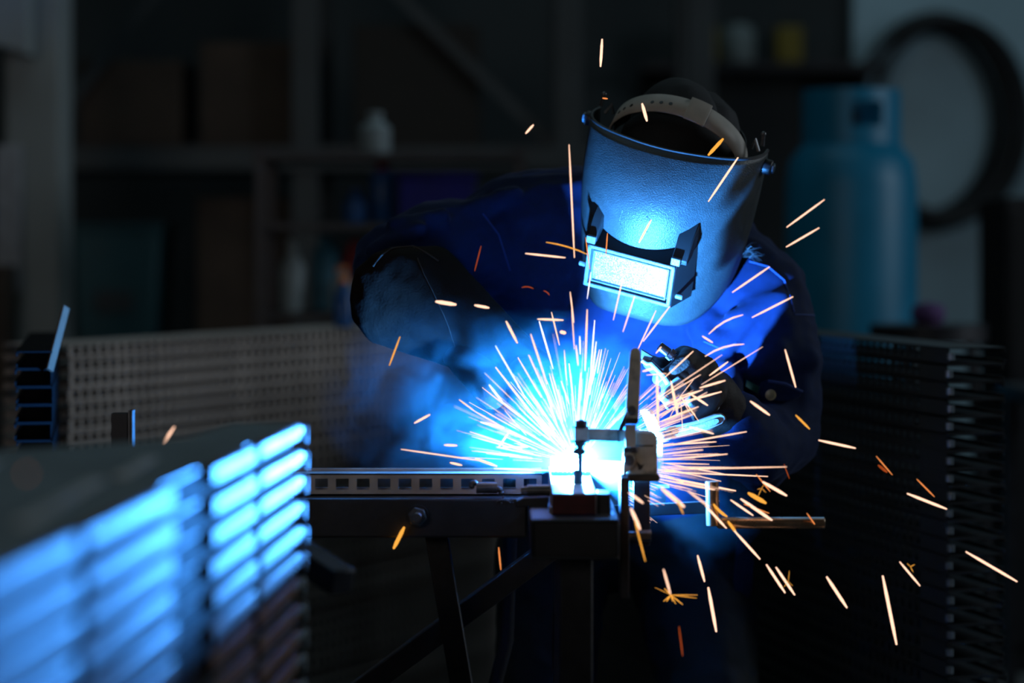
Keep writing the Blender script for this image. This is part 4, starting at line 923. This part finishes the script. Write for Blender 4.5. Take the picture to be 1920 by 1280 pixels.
# ------------------------------------------------------------------ sparks
def spark_geo(mb, pts, wpx, n=6):
    d = pts[0].y; r = wpx / 2.0 / F * d
    k = len(pts); mb.tube(pts, [r * (0.45 + 0.55 * min(1, 2.5 * (1 - abs(2 * i / (k - 1) - 1)) + 0.15)) for i in range(k)], n)
def curve(a, b_, bend=0.0, n=5):
    side = V((-(b_.z - a.z), 0, b_.x - a.x))
    return [a.lerp(b_, i / (n - 1)) + side * bend * 4 * (i / (n - 1)) * (1 - i / (n - 1)) for i in range(n)]
def spark(x1, y1, x2, y2, wpx, col, label, d=3.2, d2=None, bend=0.0, group='loose sparks'):
    a, b_ = P(x1, y1, d), P(x2, y2, d2 or d + 0.015)
    mb = MB(); spark_geo(mb, curve(a, b_, bend), wpx)
    o = mb.build('spark', G[col]); tag(o, label, 'spark', group); return o
S = [
 (1129, 73, 1126, 125, 5, 'w', 'upright spark highest above the helmet'),
 (1130, 184, 1139, 185, 3, 'o', 'tiny flat spark left of the helmet top'),
 (1000, 234, 986, 250, 4.5, 'w', 'short slanted spark alone in the dark left of the helmet'),
 (1067, 271, 1077, 483, 3, 'w', 'long upright spark just left of the helmet shell'),
 (1204, 194, 1213, 227, 6, 'w', 'thick short spark across the beige headband'),
 (1356, 260, 1328, 291, 6.5, 'y', 'thick amber spark at the helmet opening'),
 (1384, 295, 1328, 378, 4, 'w', 'slanted spark crossing the helmet rim on the right'),
 (1546, 374, 1475, 426, 3.5, 'w', 'upper of two slanted sparks right of the helmet by the blue cylinder'),
 (1536, 427, 1474, 463, 3.5, 'w', 'lower of two slanted sparks right of the helmet by the blue cylinder'),
 (1443, 500, 1373, 548, 3.5, 'w', 'slanted spark over the lit shoulder seam'),
 (1487, 556, 1410, 595, 3.5, 'w', 'slanted spark on the upper sleeve below the shoulder seam'),
 (1393, 590, 1329, 626, 3, 'w', 'curved spark on the lit chest below the helmet chin', -0.08),
 (1317, 630, 1336, 642, 3.5, 'w', 'short spark slanting down at the sleeve edge under the chin'),
 (1395, 645, 1322, 668, 3, 'w', 'curved near-level spark on the sleeve above the glove', -0.08),
 (1430, 650, 1315, 721, 1.6, 'w', 'hair-thin long spark rising across the sleeve'),
 (1472, 655, 1492, 726, 4, 'w', 'steep spark on the sleeve above the pocket flap'),
 (1407, 752, 1443, 778, 5, 'w', 'thick spark just below the snap button'),
 (1492, 778, 1518, 804, 4, 'y', 'amber spark at the sleeve edge near the elbow'),
 (1535, 825, 1604, 840, 4.5, 'w', 'near-level spark right of the elbow in the dark'),
 (1643, 855, 1673, 890, 2.5, 'o', 'thin orange spark far right above a dull stub'),
 (1647, 872, 1663, 885, 5, 'r', 'dull red stub spark far right under a thin spark'),
 (1719, 898, 1752, 931, 2.5, 'o', 'thin orange spark above the flat white spark at far right'),
 (1701, 925, 1775, 954, 5, 'w', 'flat white spark in front of the right stack'),
 (1811, 1034, 1907, 1090, 5, 'w', 'long spark nearest the right edge'),
 (1687, 1053, 1725, 1098, 4, 'w', 'slanted spark with a tiny fork at lower right'),
 (1655, 1079, 1681, 1208, 6, 'w', 'longest steep spark at lower right'),
 (1550, 1081, 1588, 1139, 6, 'w', 'thick slanted spark below the pipe handle end'),
 (1437, 1058, 1472, 1111, 5, 'w', 'left one of two parallel sparks beside the trousers'),
 (1455, 1063, 1490, 1115, 5, 'w', 'right one of two parallel sparks beside the trousers'),
 (1308, 1041, 1321, 1090, 5, 'w', 'upper of two steep sparks over the right trouser leg'),
 (1328, 1101, 1343, 1184, 6, 'w', 'lower longer of two steep sparks over the right trouser leg'),
 (1244, 1067, 1257, 1113, 4, 'w', 'steep spark ending in a star burst below the tube'),
 (1273, 1174, 1280, 1229, 2.5, 'r', 'dark red spark lowest under the star burst'),
 (1377, 995, 1425, 1048, 5, 'w', 'slanted spark just under the pipe handle'),
 (1323, 948, 1362, 990, 5, 'w', 'slanted spark crossing the foot of the pipe post'),
 (1365, 977, 1380, 998, 6, 'y', 'short amber spark on the pipe handle weld'),
 (1290, 920, 1330, 950, 3.5, 'w', 'slanted spark left of the pipe post'),
 (1338, 945, 1363, 968, 6, 'y', 'amber spark in front of the pipe post', -0.05),
 (1370, 937, 1412, 966, 4, 'w', 'left of the crossing sparks above the pipe handle'),
 (1389, 935, 1450, 977, 6, 'w', 'thick one of the crossing sparks above the pipe handle'),
 (1395, 945, 1442, 962, 2.5, 'o', 'thin orange one of the crossing sparks above the pipe handle'),
 (1403, 924, 1436, 943, 8, 'y', 'thick amber spark above the pipe handle'),
 (1430, 903, 1475, 929, 6, 'w', 'thick slanted spark beneath the elbow'),
 (1418, 889, 1444, 921, 2.5, 'o', 'thin orange spark crossing the one beneath the elbow'),
 (1240, 915, 1283, 950, 8, 'w', 'thickest white spark below the clamp body'),
 (1270, 938, 1281, 963, 3, 'y', 'thin amber tail beside the thickest spark below the clamp'),
 (1179, 923, 1206, 943, 5, 'w', 'slanted spark just right of the clamp post top'),
 (1183, 953, 1200, 992, 7, 'w', 'thick steep spark over the plate right of the clamp post'),
 (1190, 975, 1210, 1052, 3, 'y', 'long thin amber spark crossing the bolt right of the tube'),
 (758, 988, 738, 1028, 7.5, 'y', 'thick amber spark below the beam nut'),
 (935, 1026, 939, 1068, 3, 'o', 'thin orange spark under the beam beside the square tube'),
 (327, 800, 293, 850, 5, 'w', 'lone slanted spark above the near tray stack'),
 (750, 631, 730, 685, 3, 'y', 'thin amber spark below the elbow'),
 (902, 461, 890, 508, 2, 'r', 'faint red spark on the dark chest'),
 (985, 475, 1060, 483, 3.5, 'w', 'level white spark on the dark chest left of the lens'),
 (1024, 454, 1104, 478, 2.5, 'y', 'yellow curved spark touching the lens frame', 0.04),
 (817, 565, 855, 571, 7, 'w', 'thick level spark on the gauntlet'),
 (890, 572, 917, 577, 5, 'w', 'short level spark right of the gauntlet'),
 (978, 539, 1000, 541, 2, 'r', 'faint red curved spark on lower chest', 0.12),
 (1019, 545, 1030, 553, 2, 'r', 'tiny red hook spark on lower chest', 0.12),
 (806, 777, 777, 793, 4, 'w', 'slanted spark in the blue smoke far from the arc'),
 (833, 834, 857, 835, 4, 'w', 'short level spark in the smoke above the slotted rail'),
 (752, 842, 905, 864, 2.5, 'w', 'longest flat spark over the slotted rail at left'),
 (1008, 598, 1056, 600, 4, 'w', 'level spark at the top edge of the smoke'),
 (1051, 622, 1060, 624, 7, 'w', 'round bright spark blob at the top of the smoke'),
 (949, 602, 970, 643, 5, 'w', 'thick steep spark at the upper left of the smoke'),
 (1069, 547, 1076, 605, 2.5, 'w', 'thin upright spark rising out of the smoke to the chest'),
 (1221, 412, 1198, 455, 4, 'w', 'slanted spark over the badge on the helmet brow'),
 (1139, 437, 1136, 478, 2.5, 'o', 'orange upright spark at the left clip of the lens'),
 (1098, 445, 1106, 505, 2.2, 'o', 'orange thin spark along the left edge of the lens frame'),
 (1513, 962, 1530, 986, 2.5, 'o', 'thin orange spark across the pipe handle end'),
 (1470, 870, 1480, 897, 1.8, 'r', 'hair-thin red spark under the elbow'),
 (52, 884, 47, 892, 3, 'o', 'tiny orange spark at far left by the rail'),
]
for s in S:
    x1, y1, x2, y2, wpx, col, lb = s[:7]
    d = 3.2
    if x1 < 700: d = 2.9
    if 1080 < x1 < 1400 and y1 < 520: d = 3.30
    if x1 < 100: d = 1.6
    if y1 > 900 and x1 > 1160 and x1 < 1300: d = 3.05
    spark(x1, y1, x2, y2, wpx, col, lb, d, bend=s[7] if len(s) > 7 else 0.0)
# star bursts
def burst(cx, cy, rays, d, col, label):
    mb = MB()
    for dx, dy, wv in rays: spark_geo(mb, [P(cx, cy, d), P(cx + dx * .5, cy + dy * .5, d), P(cx + dx, cy + dy, d + 0.004)], wv)
    tag(mb.build('spark_burst', G[col]), label, 'spark burst')
burst(1258, 1115, ((50, 0, 1.5), (48, 6, 1.5), (22, 18, 2.5), (-14, 12, 2.2), (-12, -12, 2.5), (-8, 12, 2.5), (3, 12, 2), (9, 17, 2), (-30, -14, 1)), 3.15, 'y', 'small yellow star burst of a splitting spark below the tube')
burst(1276, 742, ((28, 37, 2), (34, 47, 2), (4, 66, 1.6), (-8, 34, 2), (-14, 26, 2), (16, 30, 2), (36, -10, 2.5), (24, -30, 1.6), (-22, 44, 1.6)), 3.26, 'w', 'white star burst of a splitting spark under the clamp head')
burst(1707, 1062, ((8, -4, 1.5), (5, 10, 1.3), (-6, -6, 1.2)), 3.18, 'y', 'tiny yellow fork on a spark at lower right')
burst(1478, 1090, ((2, -20, 1.0), (-8, 10, 1.0), (8, 8, 1.0), (-10, -3, 1.0)), 3.18, 'y', 'tiny yellow star on the right parallel spark')
burst(1428, 915, ((-6, 14, 1.2), (8, 8, 1.2), (4, -6, 1.0), (-8, 2, 1.0)), 3.18, 'y', 'tiny yellow star beneath the elbow sparks')
# the fan around the arc
FAN = [(929, 648, 985, 745, 3), (929, 688, 1040, 830, 4.5), (995, 626, 1026, 720, 3.5), (1011, 602, 1037, 691, 3.5), (971, 670, 1015, 745, 3), (991, 665, 1025, 740, 3),
 (917, 721, 944, 756, 4.5), (904, 726, 975, 782, 2), (946, 769, 987, 816, 2), (945, 755, 1030, 825, 3.5), (861, 749, 892, 772, 2.5), (892, 772, 945, 802, 3), (901, 791, 945, 803, 4.5),
 (881, 809, 980, 842, 2.5), (897, 822, 1000, 850, 2), (926, 878, 1032, 882, 3), (891, 859, 932, 874, 5), (844, 867, 866, 872, 4), (1067, 681, 1077, 770, 3), (1052, 714, 1067, 757, 2.5),
 (1101, 580, 1097, 695, 3.5), (1115, 600, 1107, 705, 3), (1072, 580, 1077, 655, 2), (1080, 647, 1084, 685, 3), (1087, 630, 1088, 664, 3), (1034, 585, 1049, 647, 2.5), (1058, 656, 1062, 712, 2),
 (1118, 640, 1106, 740, 3), (1124, 655, 1110, 720, 2.5), (1168, 520, 1150, 600, 2.5), (1190, 555, 1168, 622, 2.5), (1256, 574, 1206, 640, 3), (1230, 582, 1196, 655, 2.5), (1108, 510, 1101, 560, 2),
 (1089, 699, 1083, 790, 3.5), (1110, 690, 1094, 790, 4), (1128, 655, 1120, 700, 2.5), (1022, 730, 1046, 800, 2.5), (1000, 745, 1040, 806, 2.5), (1046, 730, 1060, 790, 2.5), (1030, 700, 1055, 790, 2.5),
 (1314, 702, 1250, 740, 2), (1354, 665, 1230, 748, 1.8), (1353, 734, 1261, 759, 4), (1318, 730, 1241, 762, 3), (1300, 658, 1248, 706, 3), (1232, 704, 1234, 807, 5), (1258, 714, 1271, 779, 5),
 (1293, 800, 1338, 813, 4), (1297, 740, 1327, 760, 4.5), (1400, 809, 1262, 833, 3), (1343, 828, 1240, 834, 3), (1318, 843, 1236, 852, 3), (1364, 851, 1240, 862, 3), (1475, 875, 1238, 880, 2.5),
 (1440, 893, 1240, 884, 2.5), (1390, 877, 1240, 875, 2.5), (1380, 920, 1238, 893, 4), (1340, 918, 1236, 898, 3.5), (1366, 890, 1246, 868, 2), (1330, 870, 1240, 868, 2), (1310, 762, 1240, 790, 3),
 (1303, 775, 1238, 800, 2.5), (1290, 745, 1238, 783, 2.5), (1326, 735, 1262, 770, 2), (1360, 713, 1312, 727, 4), (1365, 678, 1330, 704, 3.5), (1240, 650, 1230, 662, 3), (1227, 690, 1205, 696, 4),
 (1250, 700, 1212, 703, 2), (1282, 905, 1246, 890, 3), (1268, 884, 1240, 880, 3), (1352, 902, 1240, 876, 1.8), (1008, 843, 950, 820, 2), (1015, 855, 930, 838, 2), (990, 838, 942, 838, 3.5), (953, 812, 935, 838, 4)]
FAN_L = ['low left of the arc', 'upper left of the arc', 'straight above the arc', 'upper right of the arc', 'right of the clamp body']
fan_made = {}
cnt = {}
for k, (x1, y1, x2, y2, wv) in enumerate(FAN):
    near = 3.275 if x1 < 1170 else 3.25
    rnd = random.Random(k)
    dd = near - rnd.uniform(0.0, 0.10)
    mx_, my_ = (x1 + x2) / 2 - 1083, (y1 + y2) / 2 - 868
    ang = math.degrees(math.atan2(-my_, mx_)) % 360
    z_ = 0 if 150 < ang < 270 else 1 if ang > 105 and ang < 151 else 2 if 62 < ang <= 105 else 3 if 20 < ang <= 62 else 4
    cnt[z_] = cnt.get(z_, 0) + 1
    ln_ = math.hypot(x2 - x1, y2 - y1)
    lb = '%s %s fan spark %s' % ('thick' if wv >= 4 else 'fine' if wv <= 2 else 'thin', 'long' if ln_ > 90 else 'short' if ln_ < 50 else 'middling', FAN_L[z_])
    fs_ = spark(x1, y1, x2, y2, wv, 'b' if (k % 3 == 0 and x1 < 1150) else 'w', lb, dd, dd + 0.01, group='sparks fanning out ' + FAN_L[z_])
    fan_made.setdefault(lb, []).append(((x1 + x2) / 2, fs_))
for lb, lst in fan_made.items():
    if len(lst) > 1:
        for i, (_x, o) in enumerate(sorted(lst, key=lambda q: q[0])): o['label'] = '%s, %s of its kind from the left' % (lb, ordinal(i + 1))
rs = random.Random(21); mbw = MB()
for k in range(330):
    if k < 190: a = R(rs.uniform(48, 178))
    elif k < 290: a = R(rs.uniform(-12, 48))
    else: a = R(rs.uniform(-40, -5))
    r0 = rs.uniform(15, 150); L = rs.uniform(20, 110)
    if k >= 190: r0 = rs.uniform(110, 190)
    if k >= 290: r0 = rs.uniform(90, 150); L = rs.uniform(10, 45)
    c0, s0 = math.cos(a), math.sin(a)
    dep = rs.uniform(-0.0009, 0.0002)
    f = lambda r_: P(1083 + c0 * r_, 868 - s0 * r_ + (0.0002 * r_ * r_ if c0 > 0.5 else 0), max(3.06, 3.282 + dep * r_))
    spark_geo(mbw, [f(r0), f(r0 + L * .5), f(r0 + L)], rs.uniform(0.8, 1.7), 4)
tag(mbw.build('spark_shower', G['w']), 'dense shower of countless fine sparks streaming from the arc', 'sparks', kind='stuff')
